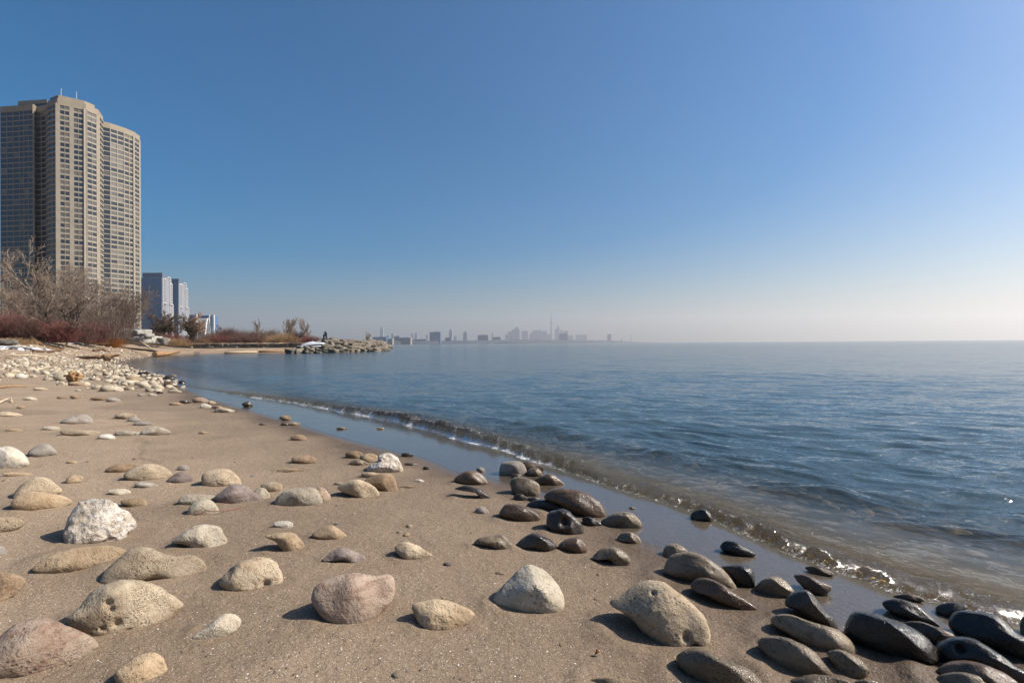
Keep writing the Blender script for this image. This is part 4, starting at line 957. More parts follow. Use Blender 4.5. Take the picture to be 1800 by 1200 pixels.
# black log in the shallows at the end of the bank
g = on_z(255, 657, .05); V, F = lump(4, 31, .5, .3, 4, .2); V = V*np.array([14*g.y/FPX, .12, .22])
tag(mesh_obj('wet_log', V+np.array(g), F, M['wetblack'], loc=tuple(g), smooth=True), 'black waterlogged stump in the shallows beside the bank', 'driftwood')
for px, py, w_, lb in ((303, 661, 14, 'pale stone awash at the end of the cobble bank'), (296, 665, 20, 'dark-sided stone awash behind the bank end'), (320, 672, 12, 'small dark rock alone in the water off the bank end'), (285, 670, 14, 'tan stone awash in front of the bank end')):
    g = on_z(px, py, .03); V, F = lump(4, px, .6, .3, 4, .12); V = V*(w_/2*g.y/FPX)
    tag(mesh_obj('stone', V+np.array(g), F, M['damp' if 'dark' not in lb else 'wetdark'], loc=tuple(g), smooth=True), lb, 'stone')
# snow
def snow_patch(label, pix, h, wdt):
    pts = [on_ground(a, b) for a, b in pix]; V = []; n = 60; m_ = 9
    for i in range(n):
        u = i/(n-1)*(len(pts)-1); j = min(int(u), len(pts)-2); p = pts[j].lerp(pts[j+1], u-j); e_ = math.sin(math.pi*i/(n-1))**.5
        for q in range(m_):
            t = q/(m_-1)*2-1; x = p.x+.3*vnoise(np.array([i*.4]), np.array([q*.6]), np.array([0.]), 3)[0]; y = p.y+t*wdt*e_*(1+.5*float(vnoise(np.array([i*.3]), np.array([1.]), np.array([0.]), 5)[0]))
            g_ = float(hbase(np.array([x]), np.array([y]))[0]); V.append((x, y, g_-.04+(h*e_*(1-t*t)+.04)*(1 if abs(t) < .99 else 0)))
    F = grid_faces(n, m_); tag(mesh_obj('snow_patch', np.array(V), F, M['snow'], loc=V[0], smooth=True), label, 'snow')
snow_patch('long strip of old white snow on the bank at the left edge', [(-12, 612), (20, 614), (50, 616), (92, 617)], .25, .9)
snow_patch('thin white snow streak on the cobbles under the red bushes', [(120, 604), (135, 605), (152, 605)], .12, .7)
g = on_ground(14, 611, .35); V, F = lump(4, 77, .45, .3, 3, .15); V = V*np.array([.75, .5, .5])
tag(mesh_obj('rock', V+np.array(g), F, M['wallrock'], loc=tuple(g), smooth=True), 'dark flat rock resting on the snow strip at the left edge', 'rock')
# ------------------------------------------------------------------ quarry blocks and the dark retaining wall
def block(dims, seed, rough=.06, sub=3, sq=.22):
    bm = bmesh.new(); bmesh.ops.create_cube(bm, size=2.0); bmesh.ops.subdivide_edges(bm, edges=bm.edges[:], cuts=7, use_grid_fill=True)
    V = np.array([v.co[:] for v in bm.verts]); F = [tuple(v.index for v in f.verts) for f in bm.faces]; bm.free()
    ln = np.linalg.norm(V, axis=1)[:, None]; rg = np.random.default_rng(seed)
    V = V*(1-sq)+V/ln*1.25*sq
    for k in range(3):
        n = rg.normal(size=3); n /= np.linalg.norm(n); d = V@n; lim = d.max()*(.72+.2*rg.random()); V = V-n[None]*(np.maximum(0, d-lim)*.85)[:, None]
    V = V*(1+rough*fbm(V[:, 0]*1.8+seed, V[:, 1]*1.8, V[:, 2]*1.8, 4, seed))[:, None]
    return V*np.array(dims)/2, F
def rotV(V, rz=0, rx=0, ry=0):
    Mx = np.array(Matrix.Rotation(rz, 3, 'Z') @ Matrix.Rotation(rx, 3, 'X') @ Matrix.Rotation(ry, 3, 'Y')); return V@Mx.T
def put_block(name, label, cat, mat, x0, x1, y0, y1, D, depth, rz=0, ry=0, seed=1, group=None, rough=.06, parent=None, sq=.22):
    """block spanning photograph pixels x0..x1, y0..y1 at forward distance D"""
    c = at_depth((x0+x1)/2, (y0+y1)/2, D); V, F = block(((x1-x0)*D/FPX, depth, (y1-y0)*D/FPX), seed, rough, sq=sq); V = rotV(V, rz, 0, ry)
    V = V+np.array(c); loc = tuple(c) if parent is None else None
    if parent is not None: V = V-np.array(parent.location)
    o = mesh_obj(name, V, F, mat, parent, loc=loc, smooth=False)
    o.data.polygons.foreach_set('use_smooth', np.ones(len(o.data.polygons), bool))
    if label: tag(o, label, cat, group)
    return o
put_block('limestone_slab', 'upper left long dark-faced limestone slab of the stacked blocks', 'rock', M['block'], 203, 245, 578.5, 592, 64, 2.6, .10, .02, 1)
put_block('limestone_slab', 'bright pale limestone block at the upper right of the stack', 'rock', M['white_frame'] if 0 else M['block'], 242, 259, 579, 592, 63.6, 1.8, -.5, 0, 2)
put_block('limestone_slab', 'small pale limestone piece on the right step of the stack', 'rock', M['block'], 250, 267, 586, 592.5, 63, 1.1, -.3, .05, 3)
put_block('limestone_slab', 'lower right broad limestone slab of the stack', 'rock', M['block'], 224, 273, 591, 605, 64, 3.0, -.12, -.02, 4)
put_block('limestone_slab', 'lower left limestone slab of the stack', 'rock', M['block'], 208, 227, 591, 604, 64.3, 2.2, .1, 0, 5)
put_block('limestone_slab', 'low rough grey boulder right of the limestone stack', 'rock', M['wallrock'], 268, 293, 593.5, 606, 65, 2.0, .2, .05, 6, rough=.15)
wl_ = empty('retaining_wall', tuple(at_depth(300, 613, 84.5))); tag(wl_, 'long low wall of dark limestone blocks behind the far sand', 'wall')
rgw = np.random.default_rng(8)
for row in range(2):
    x = 296-3*row
    while x < 528:
        w_ = 7+rgw.random()*10
        ztop = 603.4+4.7*row; D = 85.0+.25*(1-row)
        put_block('wall_block', None, None, M['wallrock'], x-.6, x+w_+.6, ztop+rgw.random()*.8, ztop+5.4, D+rgw.random()*.3, 1.0, rgw.normal(0, .05), 0, int(x*3)+row, parent=wl_, sq=.12)
        x += w_
# jetty boulders
rgj = np.random.default_rng(21); jn = 0
prof_top = [(505, 615), (525, 608), (545, 602), (560, 597), (585, 595), (610, 596), (628, 600), (645, 605), (664, 613)]
tx, ty = zip(*prof_top); rows = [0, .28, .55, .8]
for rI, fr_ in enumerate(rows):
    x = 502.0+rgj.random()*6
    while x < 664:
        yb = np.interp(x, [500, 600, 663], [620, 619.5, 616.5]); yt = np.interp(x, tx, ty)
        hpx = 6+rgj.random()*3; w_ = 11+rgj.random()*9
        cy = yb-2.5-(yb-yt-3)*fr_
        if cy-hpx/2 < yt-2.5 or (rI > 0 and yb-yt < 6+rI*3): x += w_*.7; continue
        D = np.interp(x, [500, 560, 600, 640, 664], [73, 75, 77, 84, 92])+fr_*6+rgj.random()*.8
        lb = ('tan angular boulder in the bottom row of the jetty at the water', 'boulders at the foot of the jetty') if rI == 0 else ('tan angular boulder on the slope or crest of the near jetty mound', 'boulders on the near jetty mound')
        put_block('jetty_boulder', lb[0], 'boulder', M['boulder'], x, x+w_, cy-hpx/2, cy+hpx/2, D, 1.6+rgj.random(), rgj.normal(0, .4), rgj.normal(.22, .16), 300+jn, lb[1], rough=.16, sq=.04); jn += 1
        x += w_*(.72+.2*rgj.random())
tx2, ty2 = (630, 640, 652, 662, 672, 684), (603, 600, 598, 600, 604, 610)
for rI, fr_ in enumerate((0, .3, .6, .95)):
    x = 624+rgj.random()*4
    while x < 682:
        yb = np.interp(x, [626, 684], [613, 611]); yt = np.interp(x, tx2, ty2); w_ = 6+rgj.random()*6; hpx = 4.2+rgj.random()*2; cy = yb-1.5-(yb-yt-2)*fr_
        if cy-hpx/2 >= yt-3:
            put_block('jetty_boulder', 'small-looking tan boulder at the far tip of the jetty', 'boulder', M['boulder'], x, x+w_, cy-hpx/2, cy+hpx/2, np.interp(x, [626, 684], [118, 150])+fr_*5, 2.0, rgj.normal(0, .4), rgj.normal(.3, .2), 600+jn, 'boulders at the far tip of the jetty', rough=.14); jn += 1
        x += w_*(.55+.2*rgj.random())
# core of the mound so that no gaps show water behind
mb = MB()
cV, cF = [], []
n_ = 40; m_ = 7
for i in range(n_):
    x = 500+(668-500)*i/(n_-1); D = np.interp(x, [500, 600, 640, 664], [79, 76, 83, 92]); yt = np.interp(x, tx, ty)+3.0
    top = at_depth(x, yt, D+6).z; p = at_depth(x, 600, D+4)
    for q in range(m_):
        t = q/(m_-1); cV.append((p.x, p.y-3.4+t*14, -.3+(top+.3)*math.sin(math.pi*min(1, t*1.15+.02))**.8))
mound = mesh_obj('jetty_core', np.array(cV), grid_faces(n_, m_), M['wallrock'], loc=cV[0], smooth=True); tag(mound, 'dark rubble heart of the jetty mound under its boulders', 'rubble', kind='stuff')
# ice on the mound
def ice(label, pix, D, th_):
    pts = [at_depth(a, b, D) for a, b in pix]; c = sum(pts, Vector())/len(pts); n = 26; V = []; O = smooth_closed([(p.x-c.x, p.z-c.z) for p in pts], n)
    for k, s_ in enumerate((0, .35, .7, .92, 1.0)):
        for q in O: V.append((c.x+q[0]*s_, c.y-th_*math.sqrt(max(0, 1-s_*s_))+.5*(q[1]*s_), c.z+q[1]*s_))
    F = [(k*n+j, k*n+(j+1) % n, (k+1)*n+(j+1) % n, (k+1)*n+j) for k in range(4) for j in range(n)]
    b0 = len(V); V.append((c.x, c.y+.5, c.z)); F += [(4*n+j, 4*n+(j+1) % n, b0) for j in range(n)]
    tag(mesh_obj('ice_patch', np.array(V), F, M['snow'], loc=tuple(c), smooth=True), label, 'ice')
ice('white ice sheet draped over the upper left of the jetty mound', [(521, 612.5), (527, 608.5), (537, 602.5), (548, 600), (556, 601.2), (568, 602), (570, 604.5), (560, 605.5), (550, 604.2), (542, 606.5), (534, 607), (528, 610.5), (523, 613)], 77.2, .35)
ice('narrow white ice ledge below the bigger ice sheet on the jetty', [(528, 611.5), (536, 609), (548, 608.5), (560, 607), (564, 608.6), (550, 610.6), (538, 611.2)], 76.0, .2)
# the little stacked-stone figure on top of the jetty
fig = empty('stone_figure', tuple(at_depth(571.5, 596, 80))); tag(fig, 'small dark figure of stacked stones standing on top of the jetty', 'stone figure')
def fb(name, x0, x1, y0, y1, ry=0, sd=1): return put_block(name, None, None, M['wetblack'], x0, x1, y0, y1, 80, .35, 0, ry, sd, parent=fig, sq=.1)
fb('leg', 568.3, 570.4, 589.3, 596.4, .05, 1); fb('leg', 572.6, 574.9, 587.6, 593.6+1, -.1, 2); fb('body', 568.6, 574.6, 587.6, 590.2, .12, 3); fb('body', 571.2, 574.4, 584.6, 588.4, -.25, 4); fb('head', 569.8, 573.6, 582.9, 585.4, -.55, 5)
fb('foot_stone', 566, 578, 595.0, 597.6, 0, 6)
# ------------------------------------------------------------------ bare trees and shrubs
def seg_mesh(name, segs, mat, parent=None, loc=None, k=3):
    A = np.array([s[0] for s in segs], float); B = np.array([s[1] for s in segs], float); ra = np.array([s[2] for s in segs]); rb = np.array([s[3] for s in segs])
    t = B-A; t /= np.linalg.norm(t, axis=1)[:, None]+1e-9; up = np.where(abs(t[:, 2:3]) < .95, np.array([[0, 0, 1.]]), np.array([[1., 0, 0]]))
    a = np.cross(t, up); a /= np.linalg.norm(a, axis=1)[:, None]; b = np.cross(t, a); n = len(A); V = np.zeros((n, 2*k, 3))
    for j in range(k):
        an = 2*math.pi*j/k; e_ = a*math.cos(an)+b*math.sin(an); V[:, j] = A+e_*ra[:, None]; V[:, k+j] = B+e_*rb[:, None]
    base = (np.arange(n)*2*k)[:, None]; F = np.concatenate([np.stack([base[:, 0]+j, base[:, 0]+(j+1) % k, base[:, 0]+k+(j+1) % k, base[:, 0]+k+j], -1) for j in range(k)])
    return mesh_obj(name, V.reshape(-1, 3), F, mat, parent, loc, smooth=k > 3)
def grow(rg, p, d, length, rad, lvl, out_t, out_c, maxl, opts):
    n = 5 if lvl < 2 else 3; pts = [p]; q = np.array(p, float); dd = np.array(d, float)
    for i in range(n):
        dd = dd+rg.normal(0, opts['wander'], 3)+np.array([0, 0, opts['up']*(1 if lvl else .3)]); dd /= np.linalg.norm(dd); q2 = q+dd*length/n
        r0 = rad*(1-.55*i/n); r1 = rad*(1-.55*(i+1)/n)
        (out_t if lvl <= opts.get('trunk_lvl', 0) else out_c).append((tuple(q), tuple(q2), r0, r1)); q = q2; pts.append(q.copy())
    if lvl >= maxl: return
    nc = opts['kids'][min(lvl, len(opts['kids'])-1)]
    for c in range(nc):
        t = opts['start'] if lvl == 0 else .15; t = t+(1-t)*((c+rg.random())/nc); j = min(int(t*n), n-1); b = pts[j]+(pts[j+1]-pts[j])*(t*n-j)
        ax = pts[j+1]-pts[j]; ax /= np.linalg.norm(ax); s_ = rg.normal(size=3); s_ -= ax*(s_@ax); s_ /= np.linalg.norm(s_)
        an = opts['ang']*(.6+.8*rg.random()); nd = ax*math.cos(an)+s_*math.sin(an)
        grow(rg, b, nd, length*opts['len']*(.65+.6*rg.random())*(1-.3*t if lvl else 1), max(rad*(1-.5*t)*.55, opts['rmin']), lvl+1, out_t, out_c, maxl, opts)
def tree(label, px, py, D, hpx, seed, kids=(9, 6, 5, 4), ang=.6, ln=.55, start=.25, bark='bark_dark', twig='twig_grey', lean=0.0, trunks=1, rad=None, rmin=.012, up=.06, wander=.12, maxl=4, group=None, tfrac=.62, spread=.3):
    b = at_depth(px, py, D); H = hpx*D/FPX; root = empty('tree', tuple(b)); tag(root, label, 'tree', group)
    rg = np.random.default_rng(seed); TT, C_ = [], []
    op = dict(kids=kids, ang=ang, len=ln, start=start, wander=wander, up=up, rmin=rmin)
    for k in range(trunks):
        T_ = []; TT.append(T_); a = rg.random()*6.28; sp = (spread+.25*rg.random()) if trunks > 1 else 0.05
        d = np.array([math.cos(a)*sp+lean, math.sin(a)*sp*.6, 1.0]); d /= np.linalg.norm(d)
        grow(rg, (rg.normal(0, .08)*trunks, rg.normal(0, .08)*trunks, -.3), d, H*tfrac*(.85+.3*rg.random()), rad or H*.016, 0, T_, C_, maxl, op)
    zs = np.array([s[1][2] for s in C_]); zx = np.percentile(zs, 99.7); f = H/zx
    sc3 = lambda L_: [((s[0][0]*f, s[0][1]*f, s[0][2]*f), (s[1][0]*f, s[1][1]*f, s[1][2]*f), s[2], s[3]) for s in L_]
    for T_ in TT: seg_mesh('trunk', sc3(T_), M[bark], root, k=7)
    big = [s for s in sc3(C_) if s[2] > rmin*1.8]; small = [s for s in sc3(C_) if s[2] <= rmin*1.8]
    if big: seg_mesh('branches', big, M[bark], root, k=5)
    seg_mesh('crown', small, M[twig], root, k=3)
    return root
tree('tall pale-barked bare tree with forked upper limbs in front of the tower', 66, 590, 58, 170, 3, kids=(6, 6, 5, 4), ang=.5, bark='bark_pale', twig='twig_tan', trunks=3, lean=.12, rad=.17, rmin=.019)
tree('pale leaning bare tree just right of the tall forked one', 80, 590, 60, 128, 13, kids=(7, 6, 5, 4), ang=.55, bark='bark_pale', twig='twig_tan', trunks=2, lean=.2, rad=.13, rmin=.019)
tree('dark-trunked spreading bare tree nearest the cobbles', 114, 592, 45, 104, 5, kids=(7, 6, 6, 5), ang=.75, bark='bark_dark', twig='twig_grey', trunks=3, lean=.05, rad=.11, rmin=.014, start=.2)
tree('bare twiggy tree at the left edge of the view', 12, 592, 64, 152, 7, kids=(11, 7, 6, 4), ang=.7, bark='bark_pale', twig='twig_grey', rad=.16, rmin=.020, start=.15)
tree('small bare tree low at the left edge among red stems', 18, 596, 47, 75, 8, kids=(7, 5, 5, 4), ang=.6, bark='bark_pale', twig='twig_tan', rad=.08, trunks=2, rmin=.010)
tree('dense bare tree behind the two pale ones', 44, 590, 72, 130, 9, kids=(12, 7, 6, 4), ang=.75, twig='twig_grey', rad=.16, rmin=.021, start=.12)
tree('dense grey bare tree behind the dark-trunked one', 136, 590, 70, 122, 10, kids=(12, 8, 6, 4), ang=.8, twig='twig_grey', rad=.15, rmin=.021, start=.12)
tree('lower bare tree between the dark-trunked and the vase-shaped ones', 172, 590, 68, 92, 11, kids=(11, 7, 6, 4), ang=.85, twig='twig_tan', rad=.13, rmin=.020, start=.1)
tree('bare grey tree filling in between the pale trees', 98, 590, 75, 112, 12, kids=(12, 8, 6, 4), ang=.8, twig='twig_grey', rad=.15, rmin=.021, start=.1)
tree('vase-shaped bare tree rising behind the limestone slabs', 232, 590, 72, 86, 14, kids=(8, 6, 6, 4), ang=.6, twig='twig_grey', trunks=6, rad=.09, rmin=.013, start=.12, tfrac=.7)
tree('dark dome-shaped bare tree right of the limestone slabs', 300, 594, 80, 50, 15, kids=(11, 7, 6, 4), ang=.9, twig='twig_dark', trunks=3, rad=.12, rmin=.024, start=.08)
tree('dark brown bare tree between the dome-shaped one and the arch', 335, 596, 84, 40, 16, kids=(10, 7, 6, 4), ang=.85, twig='twig_dark', trunks=3, rad=.10, rmin=.024, start=.1)
tree('orange weeping willow in front of the white arch', 356, 596, 120, 48, 17, kids=(10, 7, 6, 3), ang=.7, twig='twig_orange', rad=.2, rmin=.03, start=.2, up=-.02)
tree('bare round tree right of the white arch', 382, 597, 110, 26, 18, kids=(9, 7, 5, 4), ang=.8, twig='twig_dark', rad=.1, rmin=.028, start=.1)
for i, (px, h_, lb, tw, k_) in enumerate([(458, 40, 'taller slender bare tree in the middle of the far thicket', 'twig_grey', 1), (505, 43, 'tall airy bare tree with forked limbs near the jetty', 'twig_tan', 3), (540, 43, 'last tall feathery bare tree beside the jetty mound', 'twig_tan', 2)]):
    tree(lb, px, 600, 98+3*i, h_, 40+i, kids=(12, 8, 6), ang=.42, ln=.5, bark='bark_pale', twig=tw, trunks=k_, rad=.07, rmin=.020, start=.15, spread=.12, wander=.07, up=.05, maxl=3)
tree('single bare shrub-like tree on the far tip of the jetty', 645, 602, 150, 19, 60, kids=(7, 5, 4), ang=.5, bark='bark_pale', twig='twig_tan', trunks=4, rad=.07, rmin=.03, start=.1, maxl=3)
tree('lone bare tree standing between the thicket and the tower of glass', 285, 594, 95, 44, 61, kids=(9, 7, 5, 4), ang=.8, twig='twig_dark', trunks=2, rad=.1, rmin=.024, start=.1)
p0, p1 = at_depth(541, 606, 84), at_depth(583-30, 572, 84)
mb = MB(); mb.tube([at_depth(524, 596.5, 90), at_depth(534, 585, 90), at_depth(545, 572, 90)], [.08, .06, .03], 6); o = mb.build('leaning_pole', M['bark_dark'], loc=tuple(at_depth(524, 596.5, 90)), smooth=True); tag(o, 'thin dead trunk leaning to the right beside the jetty mound', 'dead trunk')

def bush(name, label, cat, px, D, wpx, hpx, n, mat, seed, rad=.011, spread=.5, py=None, group=None, depth=.6, arch=.25, kids=3):
    g = np.array(at_depth(px, py, D)) if py else np.array(hit_many([(px, 604)])[0])
    w_ = wpx*D/FPX/2; H = hpx*D/FPX; rg = np.random.default_rng(seed); segs = []
    for i in range(n):
        bx, by = rg.normal(0, .42)*w_, rg.normal(0, .42)*w_*depth; h_ = H*(.55+.5*rg.random())*(1-.35*min(1, abs(bx)/w_)**2)
        d = np.array([bx/w_*spread+rg.normal(0, .22), rg.normal(0, .25), 1.0]); q = np.array([bx, by, -.25]); m_ = 4; pts = [q]
        for j in range(m_): q = q+d/np.linalg.norm(d)*h_/m_; d = d+np.array([rg.normal(0, arch), rg.normal(0, arch), -.08*j]); pts.append(q)
        for j in range(m_): segs.append((tuple(pts[j]), tuple(pts[j+1]), rad*(1-.18*j), rad*(1-.18*(j+1))))
        for c in range(kids):
            j = rg.integers(1, m_); e_ = (pts[j+1]-pts[j]) if j < m_ else pts[j]-pts[j-1]; e_ = e_/np.linalg.norm(e_)*.8+rg.normal(0, .45, 3); e_ = e_/np.linalg.norm(e_)*h_*(.2+.2*rg.random())
            mid = pts[j]+e_*.5+rg.normal(0, .03, 3)*h_; segs.append((tuple(pts[j]), tuple(mid), rad*.6, rad*.45)); segs.append((tuple(mid), tuple(pts[j]+e_), rad*.45, rad*.25))
    o = seg_mesh(name, segs, M[mat], loc=None); o.location = tuple(g); tag(o, label, cat, group); return o
bz = [(-8, 46, 70, 52, 'twig_maroon', 598, 'maroon thicket bush at the left edge'), (22, 46, 62, 62, 'twig_red', 598, 'tall red dogwood bush second from the left edge'), (52, 46, 62, 50, 'twig_maroon', 597, 'maroon dogwood bush in front of the tall forked tree'),
      (82, 47, 60, 46, 'twig_red', 596, 'red dogwood bush between the forked and the dark-trunked trees'), (108, 44, 40, 42, 'twig_red', 597, 'bright red dogwood bush at the foot of the dark-trunked tree'), (134, 47, 62, 44, 'twig_maroon', 597, 'maroon bush just right of the dark-trunked tree'),
      (160, 52, 56, 42, 'twig_red', 598, 'red dogwood bush in the middle of the hedge'), (184, 60, 50, 42, 'twig_maroon', 598, 'maroon bush left of the orange grass clump'), (208, 68, 46, 40, 'twig_red', 598, 'red dogwood bush behind the limestone slabs')]
for i, (px, D, w_, h_, mt_, py, lb) in enumerate(bz): bush('dogwood_bush', lb, 'bush', px, D, w_, h_, 620, mt_, 70+i, py=py, kids=3, rad=.012, arch=.3)
bz2 = [(270, 72, 40, 22, 'twig_maroon', 600, 'low maroon bush right of the limestone slabs'), (300, 76, 50, 20, 'twig_red', 601, 'low red bush under the dome-shaped tree'), (340, 88, 46, 17, 'twig_maroon', 603, 'low maroon bush below the white arch'), (385, 90, 50, 20, 'twig_red', 603, 'red bush at the left of the wall top'),
       (425, 90, 50, 22, 'twig_maroon', 603, 'maroon bush on the wall top left of centre'), (462, 90, 50, 20, 'twig_maroon', 603, 'maroon bush on the wall top right of centre'), (545, 96, 46, 14, 'twig_red', 600, 'thin red bush between the brown willow bush and the jetty')]
for i, (px, D, w_, h_, mt_, py, lb) in enumerate(bz2): bush('thicket_bush', lb, 'bush', px, D, w_, h_, 460, mt_, 90+i, py=py, kids=3, rad=.016, arch=.3)
bush('willow_bush', 'dense golden brown bush hanging over the end of the wall', 'bush', 497, 89, 52, 26, 900, 'grass_tan', 101, py=606, rad=.018, arch=.35, spread=1.2)
bush('willow_bush', 'dark tangled shrub drooping down beside the jetty mound', 'bush', 520, 86, 34, 16, 500, 'twig_dark', 102, py=610, rad=.018, arch=.4, spread=1.4)
bush('grass_clump', 'bright orange clump of dry grass left of the limestone slabs', 'grass clump', 196, 60, 32, 24, 900, 'grass_dry', 103, py=607, rad=.008, spread=1.5, arch=.12, kids=1)
for i, (px, py, D, w_, lb) in enumerate([(20, 600, 40, 90, 'strip of dry tan brush in front of the bushes at the left edge'), (165, 601, 54, 50, 'dry tan brush at the foot of the middle bushes'), (305, 605, 74, 60, 'dry orange-tan reeds between the limestone slabs and the wall'), (350, 604, 89, 70, 'dry reeds on the wall top below the arch')]):
    bush('dry_brush', lb, 'dry brush', px, D, w_, 14 if i != 2 else 16, 900, 'grass_tan', 110+i, py=py, rad=.009 if D < 60 else .014, spread=.6, arch=.3, kids=1)
for i, (px, D, w_, h_, mt_, lb) in enumerate([(402, 104, 34, 31, 'twig_maroon', 'tall pinkish brushy shrub at the left of the far thicket'), (428, 106, 40, 27, 'twig_grey', 'rounded grey shrub second in the far thicket'), (452, 105, 30, 25, 'twig_maroon', 'brownish shrub third in the far thicket'),
        (478, 104, 34, 28, 'twig_grey', 'grey shrub before the two tall feathery trees'), (522, 104, 34, 24, 'twig_maroon', 'low shrub between the two tall feathery trees'), (372, 104, 26, 22, 'twig_grey', 'small grey shrub right of the white arch')]):
    bush('thicket_shrub', lb, 'shrub', px, D, w_, h_, 420, mt_, 150+i, py=602, rad=.02, spread=.5, arch=.22, kids=5)
# twiggy undergrowth seen as one mass behind the bushes
segs = []; rg = np.random.default_rng(120)
for i in range(12000):
    x = -95+rg.random()*70; y = 50+rg.random()*45
    if x > -.62*y+2 and y < 60: continue
    h_ = 1.5+rg.random()*4.2; q = np.array([x, y, 2.0]); d = np.array([rg.normal(0, .3), rg.normal(0, .3), 1]); q2 = q+d*h_*.5; q3 = q2+(d+rg.normal(0, .35, 3))*h_*.5
    if abs(math.atan2(x, y)) > R(50) or x/y > -.74: continue
    segs += [(tuple(q), tuple(q2), .022, .016), (tuple(q2), tuple(q3), .016, .008)]
tag(seg_mesh('undergrowth', segs, M['twig_dark']), 'mass of brown twiggy undergrowth behind the bushes', 'undergrowth', kind='stuff')
# ------------------------------------------------------------------ the big condominium tower
def P2(px, D): return ((px-900)/FPX*D, D)
H_T = 135.0+CAMZ
FLH = 2.93; NF = 45
class Tower: pass
def facade(walls, floors, flh, z0, gmats, rg, pier_w=.45, span_h=.95, bay=3.6, out=.28):
    """for each wall segment (a, b, nb bays): piers, spandrels (meshbuilders) and window list"""
    conc = MB(); wins = []
    for (a, b, nb, style) in walls:
        a = Vector((a[0], a[1], 0)); b = Vector((b[0], b[1], 0)); t = (b-a).normalized(); n = Vector((t.y, -t.x, 0)); Lw = (b-a).length
        if nb == 0:
            nb = max(1, round(Lw/bay))
        bw = Lw/nb; rz = math.atan2(t.y, t.x)
        for k in range(nb+1):
            w_ = pier_w*((4.2 if k % 2 == 0 else .5) if style == 'wide' else 1)
            if style == 'glass': w_ = .14
            c = a+t*(k*bw)+n*(out*.55); conc.box((c.x, c.y, z0+floors*flh/2), (w_, out+.16, floors*flh), rz)
        for f in range(floors+1):
            c = a+t*(Lw/2)+n*(out*.5); hh = span_h if style != 'glass' else .55
            conc.box((c.x, c.y, z0+f*flh-flh*0+(.0 if f else hh/2)), (Lw-.02, out*(.98 if style != 'balc' else 3.4), hh), rz)
        for f in range(floors):
            run = rg.random()
            for k in range(nb):
                c0 = a+t*((k+.5)*bw)+n*(.06); hw = flh-span_h if style != 'glass' else flh-.55
                zc = z0+(f+.5)*flh+(0.0)
                if rg.random() < .35: run = rg.random()
                wins.append((Vector((c0.x, c0.y, zc)), bw-pier_w*.8, hw, rz, 0 if (run < .55 or (style == 'glass' and rg.random() < .7)) else (1 if run < .85 else 2)))
    return conc, wins
def emit_windows(root, wins, mats, nind, name='window', mull=True):
    wins = sorted(wins, key=lambda w: w[0].length)
    def boxes(mb, w):
        c = w[0]-root.location; mb.box(c, (w[1], .10, w[2]), w[3])
    for w in wins[:nind]:
        mb = MB(); boxes(mb, w); mb.build(name, mats[w[4]], root)
    for q in range(len(mats)):
        mb = MB()
        for w in wins[nind:]:
            if w[4] == q: boxes(mb, w)
        if mb.n: tag(mb.build(name+'s', mats[q], root), kind='stuff')
rgT = np.random.default_rng(3)
# facade outline
out_pts = [(3, 287), (36, 285.5), (60, 284), (65, 287.5), (84, 285), (87, 281), (103, 277.5), (151, 284.5), (173, 291), (181, 300), (180, 306), (195, 309), (219, 315.5), (236, 321.5), (246, 328)]
W = [P2(*p) for p in out_pts]
styles = [(0, 'glass'), (0, 'glass'), (1, 'glass'), (0, 'glass'), (1, 'balc'), (0, 'balc'), (4, 'wide'), (2, 'wide'), (0, 'balc'), (0, 'balc'), (0, 'glass'), (0, ''), (0, ''), (0, 'wide')]
tower = empty('apartment_tower', (W[6][0], W[6][1]+10, 0)); tag(tower, 'huge beige concrete apartment tower with stepped wings at the left', 'apartment tower')
z0 = H_T-NF*FLH-3.0
walls = [(W[i], W[i+1], styles[i][0], styles[i][1]) for i in range(len(W)-1)]
conc, wins = facade(walls, NF, FLH, z0, None, rgT)
back = [(W[-1][0]-19, W[-1][1]+22), (W[-1][0]-45, W[-1][1]+26), (W[7][0]-46, W[7][1]+26), (W[0][0]-16, W[0][1]+26)]
poly = W+back
def minus(mb, o):
    v_ = o.location; mb.V = [(a-v_.x, b-v_.y, c-v_.z) for a, b, c in mb.V]; return mb
core = MB(); core.prism(poly, -2, H_T-2.6); minus(core, tower).build('core_wall', M['core'], tower)
minus(conc, tower).build('wall', M['conc'], tower)
# parapet: a solid band above the top floor, following the outline
par = MB()
for i in range(len(W)-1):
    a, b = Vector((*W[i], 0)), Vector((*W[i+1], 0)); t = (b-a).normalized(); n = Vector((t.y, -t.x, 0)); c = (a+b)/2+n*.12
    par.box((c.x, c.y, H_T-2.0), ((b-a).length+.1+.004*i, .55+.003*i, 3.4), math.atan2(t.y, t.x))
minus(par, tower).build('parapet', M['conc_cap'], tower)
base_ = MB()
emit_windows(tower, wins, (M['gl_dark'], M['gl_mid'], M['gl_blind']), 100)
# penthouses
def pent(pts_px, ztop, zb, mat, name='penthouse'):
    mb = MB(); mb.prism([P2(*p) for p in pts_px], zb, ztop); minus(mb, tower).build(name, mat, tower)
def ztop(py, D, px): return at_depth(px, py, D).z
pent([(33, 292), (84, 290), (90, 305), (40, 308)], ztop(178, 292, 33)+0, H_T-2.5, M['conc_cap'])
pent([(89, 283), (104, 279.5), (150, 286.5), (168, 292), (160, 305), (95, 300)], H_T+2.6, H_T-2.5, M['conc_cap'])
pent([(176, 308), (219, 322), (205, 335), (165, 322)], ztop(211, 308, 176), H_T-2.5, M['conc_cap'])
pent([(34, 291.4), (84.4, 289.4), (84, 290.2), (34, 292.2)], ztop(184, 291, 33), H_T-2.4, M['gl_dark'], 'glass_band')
pent([(90, 280), (101, 278.5), (100, 282), (92, 283)], H_T+1.2, H_T-.3, M['slate'], 'rooftop_plant')
